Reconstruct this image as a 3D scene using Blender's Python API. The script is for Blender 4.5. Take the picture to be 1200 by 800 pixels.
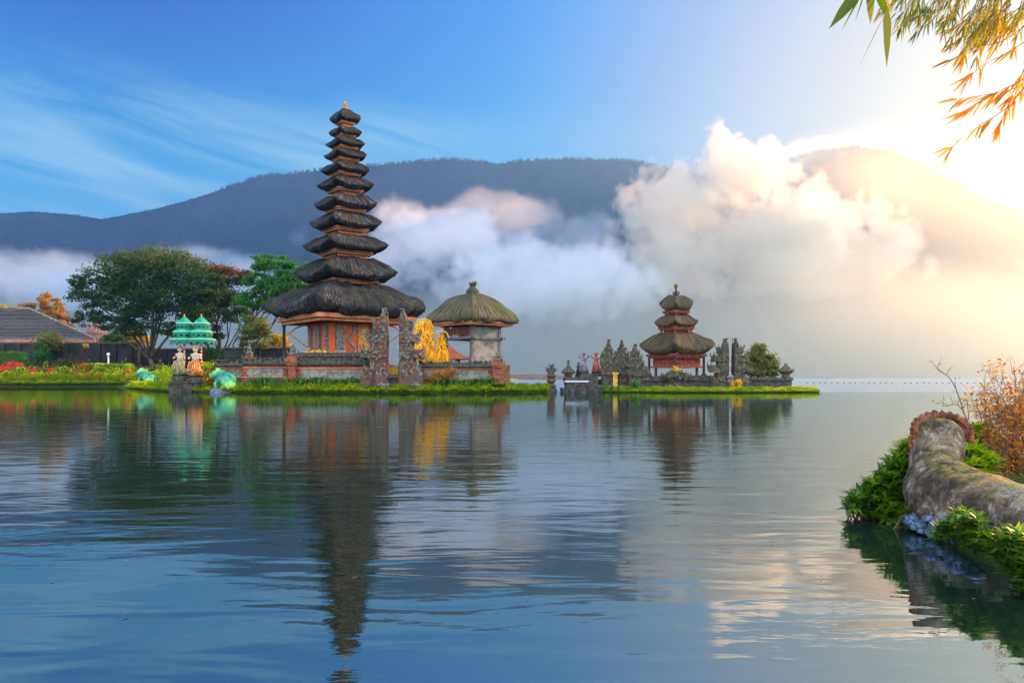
import bpy, bmesh, math, random
import numpy as np
from mathutils import Vector, Matrix, noise as mnoise
R = math.radians
scene = bpy.context.scene
COL = scene.collection
for _o in list(bpy.data.objects): bpy.data.objects.remove(_o)

# ------------------------------------------------------------------ camera
CAM_H, F, HOR = 1.05, 900.0, 442.5
cam_data = bpy.data.cameras.new("camera")
cam = bpy.data.objects.new("camera", cam_data); COL.objects.link(cam)
cam.location = (0, 0, CAM_H); cam.rotation_euler = (R(90), 0, 0)
cam_data.sensor_width = 36; cam_data.lens = 36 * F / 1200
cam_data.shift_y = (HOR - 400) / 1200
cam_data.clip_start = 0.05; cam_data.clip_end = 30000
scene.camera = cam

# ------------------------------------------------------------------ sun, sky, exposure
SUN_AZ, SUN_EL = R(58), R(17)          # azimuth measured from +Y towards +X
sun_dir = Vector((math.sin(SUN_AZ)*math.cos(SUN_EL), math.cos(SUN_AZ)*math.cos(SUN_EL), math.sin(SUN_EL)))
sd = bpy.data.lights.new("sun", "SUN"); sd.energy = 5.0; sd.angle = R(0.5); sd.color = (1.0, 0.54, 0.21)
sun = bpy.data.objects.new("sun", sd); COL.objects.link(sun)
sun.rotation_euler = sun_dir.to_track_quat('Z', 'Y').to_euler()
EXPO = 1.55
scene.view_settings.view_transform = 'Standard'; scene.view_settings.look = 'None'
scene.view_settings.gamma = 1; scene.view_settings.use_curve_mapping = False
scene.view_settings.exposure = EXPO

world = bpy.data.worlds.new("World"); scene.world = world; world.use_nodes = True
wt = world.node_tree; wt.nodes.clear()
def wn(t, **kw):
    n = wt.nodes.new(t)
    for k, v in kw.items(): setattr(n, k, v)
    return n
def wmath(op, a, b=None, c=None):
    n = wn('ShaderNodeMath', operation=op)
    for i, v in enumerate((a, b, c)):
        if v is None: continue
        if isinstance(v, (int, float)): n.inputs[i].default_value = v
        else: wt.links.new(v, n.inputs[i])
    return n.outputs[0]
def wrange(v, a, b, c=0, d=1, smooth=True):
    n = wn('ShaderNodeMapRange'); n.interpolation_type = 'SMOOTHSTEP' if smooth else 'LINEAR'
    wt.links.new(v, n.inputs[0])
    for i, x in enumerate((a, b, c, d)): n.inputs[i+1].default_value = x
    return n.outputs[0]
def wmix(f, a, b, mode='MIX'):
    n = wn('ShaderNodeMix', data_type='RGBA', blend_type=mode); n.clamp_factor = True
    if isinstance(f, (int, float)): n.inputs[0].default_value = f
    else: wt.links.new(f, n.inputs[0])
    for i, v in ((6, a), (7, b)):
        if isinstance(v, tuple): n.inputs[i].default_value = (*v, 1)
        else: wt.links.new(v, n.inputs[i])
    return n.outputs[2]
w_sky = wn('ShaderNodeTexSky', sky_type='NISHITA'); w_sky.sun_disc = False
w_sky.sun_elevation = SUN_EL; w_sky.sun_rotation = SUN_AZ
w_sky.air_density = 1.0; w_sky.dust_density = 0.6; w_sky.ozone_density = 3.0
w_hs = wn('ShaderNodeHueSaturation'); w_hs.inputs['Saturation'].default_value = 1.55; w_hs.inputs['Value'].default_value = 1.0
wt.links.new(w_sky.outputs[0], w_hs.inputs['Color'])
w_tc = wn('ShaderNodeTexCoord')
w_dot = wn('ShaderNodeVectorMath', operation='DOT_PRODUCT')
wt.links.new(w_tc.outputs['Generated'], w_dot.inputs[0]); w_dot.inputs[1].default_value = Vector((math.sin(R(37))*math.cos(R(11)), math.cos(R(37))*math.cos(R(11)), math.sin(R(11))))
dotv = w_dot.outputs['Value']
w_xyz = wn('ShaderNodeSeparateXYZ'); wt.links.new(w_tc.outputs['Generated'], w_xyz.inputs[0])
X_, Y_, Z_ = w_xyz.outputs
# high thin cirrus in direction space: azimuth ~ x/y, height ~ z/y
w_az = wmath('ARCTAN2', X_, Y_)
w_el = wmath('ARCSINE', Z_)
w_cmb = wn('ShaderNodeCombineXYZ')
wt.links.new(wmath('MULTIPLY', w_az, 2.2), w_cmb.inputs[0])
wt.links.new(wmath('MULTIPLY', wmath('ADD', w_el, wmath('MULTIPLY', w_az, 0.20)), 16.0), w_cmb.inputs[1])
w_n1 = wn('ShaderNodeTexNoise'); w_n1.inputs['Scale'].default_value = 1.5; w_n1.inputs['Detail'].default_value = 7
w_n1.inputs['Roughness'].default_value = 0.55; w_n1.inputs['Distortion'].default_value = 0.5
wt.links.new(w_cmb.outputs[0], w_n1.inputs['Vector'])
cir = wrange(w_n1.outputs['Fac'], 0.34, 0.70)
band = wmath('MULTIPLY', wrange(w_el, 0.37, 0.27), wrange(w_az, 0.05, -0.2, 0.25, 1))
cir = wmath('MULTIPLY', cir, band)
# pale low sky + bright milky air towards the sun
low = wrange(w_el, 0.42, 0.16)
glow1 = wmath('POWER', wmath('MAXIMUM', dotv, 0.0), 12.0)
glow2 = wmath('POWER', wmath('MAXIMUM', dotv, 0.0), 60.0)
skyc = w_hs.outputs[0]
SK = 1.0 / 0.1 / 2**EXPO
def sc(r, g, b): return (r*SK, g*SK, b*SK)
clear = wmix(wrange(w_el, 0.12, 0.48), sc(.03, .60, 1.0), wmix(wrange(w_az, -0.5, 0.15), sc(.0, .08, .52), sc(.0, .34, .94)))
skyc = wmix(0.97, skyc, clear)
skyc = wmix(wmath('MULTIPLY', cir, 0.75), skyc, sc(.50, .86, 1.0))
skyc = wmix(wmath('MULTIPLY', wrange(w_az, -0.02, 0.58), wrange(w_el, 0.75, 0.30)), skyc, sc(.72, .60, .62))
skyc = wmix(wmath('MULTIPLY', glow1, 0.5), skyc, sc(1.0, .72, .48))
skyc = wmix(wmath('MULTIPLY', glow2, 0.7), skyc, sc(1.2, .74, .30))
# added fill: unseen sky behind the camera brightened to light camera-facing sides
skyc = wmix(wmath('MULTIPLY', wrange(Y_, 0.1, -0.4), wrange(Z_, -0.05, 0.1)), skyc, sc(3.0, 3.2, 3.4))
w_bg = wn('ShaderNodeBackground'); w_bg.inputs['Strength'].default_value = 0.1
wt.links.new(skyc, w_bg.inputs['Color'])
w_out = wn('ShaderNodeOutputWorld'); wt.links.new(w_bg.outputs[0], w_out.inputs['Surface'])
world.cycles.sampling_method = 'MANUAL'; world.cycles.sample_map_resolution = 1024
cy = scene.cycles
cy.max_bounces = 8; cy.diffuse_bounces = 2; cy.glossy_bounces = 3; cy.transmission_bounces = 4
cy.volume_bounces = 5; cy.transparent_max_bounces = 12
cy.volume_step_rate = 1.0; cy.volume_max_steps = 256
cy.use_denoising = True; cy.sample_clamp_indirect = 8
cy.caustics_reflective = False; cy.caustics_refractive = False

# ------------------------------------------------------------------ helpers
def P(px, py, Y):
    """measuring tool: a pixel of the 1200x800 photograph at depth Y -> world point"""
    return Vector(((px-600)/F*Y, Y, CAM_H - (py-HOR)/F*Y))
def tag(o, label=None, cat=None, group=None, kind=None):
    if label: o['label'] = label
    if cat: o['category'] = cat
    if group: o['group'] = group
    if kind: o['kind'] = kind
    return o
def empty(name, loc=(0,0,0), rz=0):
    o = bpy.data.objects.new(name, None); COL.objects.link(o); o.location = loc; o.rotation_euler = (0,0,rz)
    o.empty_display_size = 0.2
    return o
def link(name, me, mats, parent=None, smooth=False):
    o = bpy.data.objects.new(name, me); COL.objects.link(o)
    for m in (mats if isinstance(mats, (list, tuple)) else [mats]): me.materials.append(m)
    if smooth: me.polygons.foreach_set('use_smooth', [True]*len(me.polygons))
    if parent: o.parent = parent
    return o
def copy_tree(o, parent=None):
    c = o.copy(); COL.objects.link(c); c.parent = parent
    for ch in [x for x in bpy.data.objects if x.parent == o]: copy_tree(ch, c)
    return c
def np_mesh(name, verts, faces, mat_idx=None):
    """verts (n,3) array, faces (m,k) array"""
    me = bpy.data.meshes.new(name)
    verts = np.asarray(verts, dtype=np.float32); faces = np.asarray(faces, dtype=np.int32)
    k = faces.shape[1]
    me.vertices.add(len(verts)); me.vertices.foreach_set('co', verts.ravel())
    me.loops.add(faces.size); me.loops.foreach_set('vertex_index', faces.ravel())
    me.polygons.add(len(faces)); me.polygons.foreach_set('loop_start', np.arange(0, faces.size, k, dtype=np.int32))
    if mat_idx is not None: me.polygons.foreach_set('material_index', np.asarray(mat_idx, dtype=np.int32))
    me.update(calc_edges=True); me.validate()
    return me

class NT:
    """tiny node-tree builder for materials"""
    def __init__(self, name):
        self.m = bpy.data.materials.new(name); self.m.use_nodes = True
        self.t = self.m.node_tree; self.t.nodes.clear()
        self.out = self.n('ShaderNodeOutputMaterial')
        self.tc = None
    def n(self, t, **kw):
        n = self.t.nodes.new(t)
        for k, v in kw.items(): setattr(n, k, v)
        return n
    def set(self, n, i, v):
        s = n.inputs[i]
        if hasattr(v, 'is_linked') or isinstance(v, bpy.types.NodeSocket): self.t.links.new(v, s)
        elif isinstance(v, tuple) and len(v) == 3 and s.type == 'RGBA': s.default_value = (*v, 1)
        else: s.default_value = v
    def math(self, op, *a):
        n = self.n('ShaderNodeMath', operation=op)
        for i, v in enumerate(a): self.set(n, i, v)
        return n.outputs[0]
    def coord(self, kind='Object', scale=(1,1,1), rot=(0,0,0)):
        if not self.tc: self.tc = self.n('ShaderNodeTexCoord')
        mp = self.n('ShaderNodeMapping'); self.t.links.new(self.tc.outputs[kind], mp.inputs[0])
        mp.inputs['Scale'].default_value = scale; mp.inputs['Rotation'].default_value = rot
        return mp.outputs[0]
    def pos(self):
        return self.n('ShaderNodeNewGeometry').outputs['Position']
    def noise(self, scale, detail=4, rough=0.5, vec=None, dist=0.0, out='Fac'):
        n = self.n('ShaderNodeTexNoise'); n.inputs['Scale'].default_value = scale
        n.inputs['Detail'].default_value = detail; n.inputs['Roughness'].default_value = rough
        n.inputs['Distortion'].default_value = dist
        self.t.links.new(vec if vec is not None else self.coord(), n.inputs['Vector'])
        return n.outputs[out]
    def rng(self, v, a, b, c=0.0, d=1.0, smooth=True):
        n = self.n('ShaderNodeMapRange'); n.interpolation_type = 'SMOOTHSTEP' if smooth else 'LINEAR'
        self.set(n, 0, v)
        for i, x in enumerate((a, b, c, d)): n.inputs[i+1].default_value = x
        return n.outputs[0]
    def mix(self, f, a, b, mode='MIX'):
        n = self.n('ShaderNodeMix', data_type='RGBA', blend_type=mode)
        self.set(n, 0, f); self.set(n, 6, a); self.set(n, 7, b)
        return n.outputs[2]
    def ramp(self, v, stops):
        n = self.n('ShaderNodeValToRGB'); self.set(n, 0, v)
        e = n.color_ramp.elements
        while len(e) < len(stops): e.new(0.5)
        for el, (p, c) in zip(e, stops): el.position = p; el.color = (*c, 1)
        return n.outputs[0]
    def bump(self, h, strength=0.5, dist=0.1, normal=None):
        n = self.n('ShaderNodeBump'); n.inputs['Strength'].default_value = strength; n.inputs['Distance'].default_value = dist
        self.set(n, 'Height', h)
        if normal is not None: self.set(n, 'Normal', normal)
        return n.outputs[0]
    def bsdf(self, color, rough=0.8, normal=None, spec=0.5, **kw):
        n = self.n('ShaderNodeBsdfPrincipled')
        self.set(n, 'Base Color', color); self.set(n, 'Roughness', rough); n.inputs['Specular IOR Level'].default_value = spec
        if normal is not None: self.set(n, 'Normal', normal)
        for k, v in kw.items(): self.set(n, k.replace('_', ' '), v)
        return n.outputs[0]
    def finish(self, shader, vol=None, disp=None):
        if shader is not None: self.t.links.new(shader, self.out.inputs['Surface'])
        if vol is not None: self.t.links.new(vol, self.out.inputs['Volume'])
        return self.m
# ------------------------------------------------------------------ water
def make_water():
    t = NT('lake_water')
    p = t.pos()
    sx = t.n('ShaderNodeSeparateXYZ'); t.t.links.new(p, sx.inputs[0]); yy = sx.outputs[1]; xx = sx.outputs[0]
    def mp(scale, rz):
        m = t.n('ShaderNodeMapping'); t.t.links.new(p, m.inputs[0])
        m.inputs['Scale'].default_value = scale; m.inputs['Rotation'].default_value = (0, 0, rz); return m.outputs[0]
    # three wave families: long low swells, ripples, fine capillaries
    a = t.noise(1.0, 2, 0.45, mp((0.9, 2.6, 1), R(8)), 0.6)
    b = t.noise(1.0, 3, 0.5, mp((2.6, 7.5, 1), R(-6)), 0.4)
    c = t.noise(1.0, 2, 0.5, mp((12, 26, 1), R(15)), 0.2)
    patch = t.rng(t.noise(1.0, 2, 0.5, mp((0.12, 0.25, 1), R(20)), 0.5), 0.35, 0.65, 0.35, 1.0)
    near = t.rng(yy, 30, 5, 0.28, 1.0)             # sheltered and calmer close to the islets
    hgt = t.math('ADD', t.math('MULTIPLY', a, 0.009), t.math('MULTIPLY', t.math('MULTIPLY', b, 0.0029), patch))
    hgt = t.math('ADD', hgt, t.math('MULTIPLY', t.math('MULTIPLY', c, 0.0004), patch))
    hgt = t.math('MULTIPLY', hgt, near)
    # wind-ruffled open lake beyond the islets
    rt = t.noise(1.0, 3, 0.6, mp((0.9, 1.6, 1), 0), 0.3)
    edge = t.math('ADD', yy, t.math('MULTIPLY', t.noise(1.0, 2, 0.5, mp((0.05, 0.4, 1), 0)), 4.0))
    ruf = t.math('MULTIPLY', t.rng(edge, 56, 60), t.rng(xx, -9, -4))
    hgt = t.math('ADD', hgt, t.math('MULTIPLY', t.math('MULTIPLY', rt, 0.16), ruf))
    nb = t.bump(hgt, 1.0, 1.0)
    fr = t.n('ShaderNodeFresnel'); fr.inputs['IOR'].default_value = 4.2; t.t.links.new(nb, fr.inputs['Normal'])
    gl = t.n('ShaderNodeBsdfGlossy'); gl.distribution = 'GGX'; gl.inputs['Roughness'].default_value = 0.02
    t.set(gl, 'Roughness', t.rng(ruf, 0, 1, 0.006, 0.34)); gl.inputs['Color'].default_value = (0.84, 0.95, 1.0, 1)
    t.t.links.new(nb, gl.inputs['Normal'])
    df = t.n('ShaderNodeBsdfDiffuse'); df.inputs['Color'].default_value = (0.010, 0.020, 0.014, 1)
    mx = t.n('ShaderNodeMixShader'); t.t.links.new(fr.outputs[0], mx.inputs[0]); t.t.links.new(df.outputs[0], mx.inputs[1]); t.t.links.new(gl.outputs[0], mx.inputs[2])
    m = t.finish(mx.outputs[0])
    S = 6000
    me = np_mesh('lake', [(-S,-200,0),(S,-200,0),(S,6000,0),(-S,6000,0)], [(0,1,2,3)])
    o = link('lake_water', me, m); tag(o, kind='structure')
make_water()
# lake bed far below keeps the ground closed under the water
_t = NT('lake_bed'); _m = _t.finish(_t.bsdf((0.04, 0.04, 0.03)))
o = link('lake_bed', np_mesh('bed', [(-6000,-200,-6),(6000,-200,-6),(6000,6000,-6),(-6000,6000,-6)], [(0,1,2,3)]), _m); tag(o, kind='structure')

# ------------------------------------------------------------------ mountains
RIDGE = [(-1500,300),(-600,275),(-200,262),(-60,256),(0,250),(37,248),(80,251),(120,257),(187,244),(240,229),(300,208),(375,200),(440,194),(520,187),
         (565,190),(582,195),(610,189),(660,187),(700,188),(740,189),(770,195),(800,203),(840,208),(880,206),(905,199),(930,186),(965,176),(1000,172),
         (1040,177),(1080,192),(1120,214),(1160,236),(1200,250),(1260,285),(1400,335),(1700,350),(2400,330),(4000,340)]
rx = np.array([math.atan((a-600)/F) for a, _ in RIDGE]); rh = np.array([(HOR-b)/F*math.cos(math.atan((a-600)/F)) for a, b in RIDGE])
RD = 2600.0
def fbm(x, y, z=0.0, o=5):
    return mnoise.fractal(Vector((x, y, z)), 1.0, 2.0, o)
def ridge_z(az, extra=0.0):
    return CAM_H + float(np.interp(az, rx, rh)) * RD
def make_mountains():
    n_a, n_t = 520, 60
    azs = np.linspace(R(-62), R(72), n_a)
    V = []
    for j in range(n_t + 14):
        t = j / (n_t-1)
        for az in azs:
            H = ridge_z(az)
            if t <= 1:
                D = 1700 + (RD-1700)*t
                prof = 0.35*t + 0.65*(t**1.5)
                g = mnoise.ridged_multi_fractal(Vector((az*9, t*1.3, 1.7)), 0.9, 2.1, 5, 1.0, 2.0)
                z = H*prof + (g-1.0)*95*math.sin(min(t,1)*math.pi)*min(1, t*3)
                z += fbm(az*60, t*14, 3)*9*(math.sin(t*math.pi)**0.5 if t < 1 else 0)
            else:
                D = RD + (t-1)*900*3
                z = H*(1-(t-1)*3.2)
            if j == 0: z = -8
            V.append((math.sin(az)*D, math.cos(az)*D, z))
    V = np.array(V); rows = n_t + 14
    Fc = [(j*n_a+i, j*n_a+i+1, (j+1)*n_a+i+1, (j+1)*n_a+i) for j in range(rows-1) for i in range(n_a-1)]
    me = np_mesh('mountains', V, Fc)
    t = NT('forested_slope')
    v = t.coord('Object')
    n1 = t.noise(0.07, 4, 0.6, v); n2 = t.noise(0.006, 4, 0.55, v)
    col = t.mix(t.rng(n2, 0.35, 0.65), (0.004, 0.014, 0.020), (0.018, 0.036, 0.034))
    col = t.mix(t.rng(n1, 0.3, 0.7), t.mix(0.8, col, (0.001, 0.003, 0.004)), col)
    m = t.finish(t.bsdf(col, 0.9, t.bump(n1, 1.0, 14.0), spec=0.1))
    o = link('mountain_hills', me, m, smooth=True); tag(o, kind='structure')
make_mountains()
def make_ridge_forest():
    rnd = random.Random(4); V, Fc = [], []
    for i in range(1500):
        az = R(rnd.uniform(-40, 40))
        px = 600 + F*math.tan(az)
        dens = 1.0 if 380 < px < 830 else 0.75
        if rnd.random() > dens: continue
        D = RD + rnd.uniform(-26, 4)
        base = Vector((math.sin(az)*D, math.cos(az)*D, ridge_z(az) - 6 - (RD-D)*0.22))
        hgt = rnd.uniform(7, 17) if px > 250 else rnd.uniform(4, 9)
        cw = hgt*rnd.uniform(0.22, 0.36)
        # thin trunk
        k = len(V); w = 0.55
        V += [base+Vector((-w,0,-3)), base+Vector((w,0,-3)), base+Vector((w*.6,0.2,hgt*.8)), base+Vector((-w*.6,-0.2,hgt*.8)),
              base+Vector((0,-w,-3)), base+Vector((0,w,-3)), base+Vector((0,w,hgt*.8)), base+Vector((0,-w,hgt*.8))]
        Fc += [(k,k+1,k+2,k+3),(k+4,k+5,k+6,k+7)]
        for _ in range(26):
            c = base + Vector((rnd.gauss(0,cw*.5), rnd.gauss(0,cw*.5), hgt*(0.62+rnd.gauss(0,0.20))))
            s = rnd.uniform(0.5, 1.5); a = Vector((rnd.gauss(0,1),rnd.gauss(0,1),rnd.gauss(0,.6))).normalized()*s
            b = a.cross(Vector((rnd.gauss(0,1),rnd.gauss(0,1),rnd.gauss(0,1)))).normalized()*s*.8
            k = len(V); V += [c-a-b, c+a-b, c+a+b, c-a+b]; Fc += [(k,k+1,k+2,k+3)]
    me = np_mesh('ridge_forest', [tuple(v) for v in V], Fc)
    t = NT('ridge_leaf'); m = t.finish(t.bsdf((0.018, 0.03, 0.016), 0.9, spec=0.1))
    o = link('ridge_forest', me, m); tag(o, 'thin line of tall trees standing along the mountain ridge', 'forest', kind='stuff')
make_ridge_forest()

# ------------------------------------------------------------------ clouds: real volumes baked by a field
def cloud(name, blobs, vox, dens, lo, hi, nscale, namp, label, color=(1,1,1), g=0.55, squash=1.0, edge=0.2, puff=0.0):
    """blobs: (center, radius xyz, weight). density = smoothstep of (1 - ellipsoid distance) + noise"""
    ng = bpy.data.node_groups.new(name, 'GeometryNodeTree')
    ng.interface.new_socket('Geometry', in_out='OUTPUT', socket_type='NodeSocketGeometry')
    N = ng.nodes; L = ng.links
    def M(op, *a):
        n = N.new('ShaderNodeMath'); n.operation = op
        for i, v in enumerate(a):
            if isinstance(v, (int, float)): n.inputs[i].default_value = v
            else: L.new(v, n.inputs[i])
        return n.outputs[0]
    pos = N.new('GeometryNodeInputPosition').outputs[0]
    def NZ(scale, detail, rough):
        nz = N.new('ShaderNodeTexNoise'); nz.inputs['Scale'].default_value = scale
        nz.inputs['Detail'].default_value = detail; nz.inputs['Roughness'].default_value = rough
        L.new(pos, nz.inputs['Vector']); return nz.outputs[0]
    acc = None
    for c, r in blobs:
        s = N.new('ShaderNodeVectorMath'); s.operation = 'SUBTRACT'; L.new(pos, s.inputs[0]); s.inputs[1].default_value = c
        d = N.new('ShaderNodeVectorMath'); d.operation = 'DIVIDE'; L.new(s.outputs[0], d.inputs[0]); d.inputs[1].default_value = r
        l = N.new('ShaderNodeVectorMath'); l.operation = 'LENGTH'; L.new(d.outputs[0], l.inputs[0])
        v = l.outputs['Value']
        acc = v if acc is None else M('SMOOTH_MIN', acc, v, 0.35)
    n1 = NZ(nscale, 8, 0.64)
    f = M('ADD', M('SUBTRACT', 1.0, acc), M('MULTIPLY', M('SUBTRACT', n1, 0.5), namp))
    if puff:
        for sc_, am in ((nscale*1.8, puff), (nscale*4.5, puff*.45)):
            n2 = NZ(sc_, 2, 0.5); f = M('ADD', f, M('MULTIPLY', M('SUBTRACT', M('ABSOLUTE', M('SUBTRACT', M('MULTIPLY', n2, 2.0), 1.0)), 0.18), am))
    mr = N.new('ShaderNodeMapRange'); mr.interpolation_type = 'SMOOTHSTEP'; L.new(f, mr.inputs[0])
    mr.inputs[1].default_value = 0.0; mr.inputs[2].default_value = edge; mr.inputs[3].default_value = 0; mr.inputs[4].default_value = 1
    vc = N.new('GeometryNodeVolumeCube'); L.new(mr.outputs[0], vc.inputs['Density'])
    vc.inputs['Min'].default_value = lo; vc.inputs['Max'].default_value = hi
    for i, ax in enumerate(('X','Y','Z')):
        vc.inputs['Resolution '+ax].default_value = max(4, int((hi[i]-lo[i])/vox))
    t = NT(name+'_vapour')
    pv = t.n('ShaderNodeVolumePrincipled'); pv.inputs['Color'].default_value = (*color, 1)
    pv.inputs['Density'].default_value = dens; pv.inputs['Anisotropy'].default_value = g
    m = t.finish(None, pv.outputs[0])
    sm = N.new('GeometryNodeSetMaterial'); L.new(vc.outputs[0], sm.inputs[0]); sm.inputs['Material'].default_value = m
    out = N.new('NodeGroupOutput'); L.new(sm.outputs[0], out.inputs[0])
    vol = bpy.data.volumes.new(name)
    o = bpy.data.objects.new(name, vol); COL.objects.link(o)
    mod = o.modifiers.new('gn', 'NODES'); mod.node_group = ng
    vol.materials.append(m)
    tag(o, label, 'cloud', kind='stuff')
    return o
def blob(px, py, Y, rx_, rz_, ry_=None):
    c = P(px, py, Y); s = Y/F
    return (tuple(c), (rx_*s, (ry_ or rx_)*s*0.9, rz_*s))
def bounds(blobs, pad=1.25):
    a = np.array([c for c, _ in blobs]); r = np.array([r for _, r in blobs])
    lo = (a - r*pad).min(0); hi = (a + r*pad).max(0); lo[2] = max(lo[2], 2.0)
    return tuple(lo), tuple(hi)
CL = True
if CL:
    b = [blob(845,180,1640,34,26), blob(870,205,1620,60,36), blob(800,240,1600,66,38), blob(755,258,1560,38,34), blob(870,280,1600,95,50),
         blob(950,262,1620,70,42), blob(1010,300,1600,50,32), blob(930,315,1600,100,32), blob(800,305,1600,70,36)]
    lo, hi = bounds(b); cloud('sunlit_cloud', b, 5.5, 0.021, lo, hi, 0.008, 3.2, 'large golden sunlit cloud before the brown mountain behind the small pagoda', edge=.13, puff=1.5, color=(1,.95,.84))
    b = [blob(500,285,1500,50,34), blob(555,280,1500,48,32), blob(600,310,1480,60,36), blob(690,320,1480,70,34), blob(460,310,1500,50,36), blob(640,335,1480,110,34), blob(740,335,1480,50,30)]
    lo, hi = bounds(b); cloud('creamy_cloud', b, 6, 0.016, lo, hi, 0.008, 3.0, 'creamy white cloud bank right of the tall pagoda', edge=.10, puff=1.6, g=.35)
    b = [blob(570,245,2000,40,22), blob(620,262,2000,60,28), blob(680,280,2000,60,26), blob(480,255,2000,45,20), blob(525,262,2000,50,24)]
    lo, hi = bounds(b); cloud('grey_cloud', b, 10, 0.006, lo, hi, 0.008, 3.6, 'lavender grey cloud lying against the mountain flank above the creamy cloud')
    b = [blob(40,325,1500,95,24), blob(120,330,1500,60,24), blob(235,300,1500,45,16), blob(270,330,1500,80,30), blob(150,350,1500,140,26), blob(350,275,1500,16,16), blob(385,300,1500,24,18)]
    lo, hi = bounds(b); cloud('blue_mist', b, 8, 0.0065, lo, hi, 0.010, 4.5, 'thin bluish wisps of mist low on the mountain behind the trees', color=(.85,.95,1), edge=.4, g=.25)
    b = [blob(925,192,2300,30,12), blob(960,180,2400,48,15), blob(1020,172,2450,56,15), blob(1080,176,2600,50,15), blob(1120,190,2600,42,20), blob(1150,215,2600,30,20)]
    lo, hi = bounds(b); cloud('summit_cloud', b, 11, 0.007, lo, hi, 0.006, 3.4, 'glowing cap cloud on the summit at the upper right')
    b = [blob(1010,235,2050,150,90,220), blob(1120,290,1900,170,110,260), blob(1260,260,2000,190,140,300), blob(1080,380,1700,220,80,260)]
    lo, hi = bounds(b, 1.3); cloud('golden_mist', b, 22, 0.0026, lo, hi, 0.003, 0.6, 'thin sunlit golden mist veiling the right mountain slope', g=0.72, color=(1,.86,.62), edge=.9)
    # low fog over the far shore
    lo, hi = (-1500, 1050, 2), (1700, 1650, 330)
    b = [((100, 1400, 40), (1900, 330, 150)), ((700, 1350, 40), (900, 330, 200))]
    cloud('lake_fog', b, 20, 0.0030, lo, hi, 0.003, 0.7, 'pale greenish bank of fog over the far shore of the lake', g=0.6, color=(1,.97,.80), edge=.5)
# haze
def make_haze():
    x0, x1, y0, y1, z0, z1 = -5200, 5200, -150, 5200, -8, 850
    V = [(x0,y0,z0),(x1,y0,z0),(x1,y1,z0),(x0,y1,z0),(x0,y0,z1),(x1,y0,z1),(x1,y1,z1),(x0,y1,z1)]
    me = np_mesh('haze', V, [(0,3,2,1),(4,5,6,7),(0,1,5,4),(1,2,6,5),(2,3,7,6),(3,0,4,7)])
    t = NT('haze_air'); pv = t.n('ShaderNodeVolumePrincipled'); pv.inputs['Color'].default_value = (0.28, 0.55, 0.95, 1)
    pv.inputs['Density'].default_value = 0.00021; pv.inputs['Anisotropy'].default_value = 0.68
    m = t.finish(None, pv.outputs[0])
    o = link('haze', me, m); tag(o, 'thin bluish air between the shore and the mountains', 'haze', kind='stuff')
make_haze()
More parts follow.
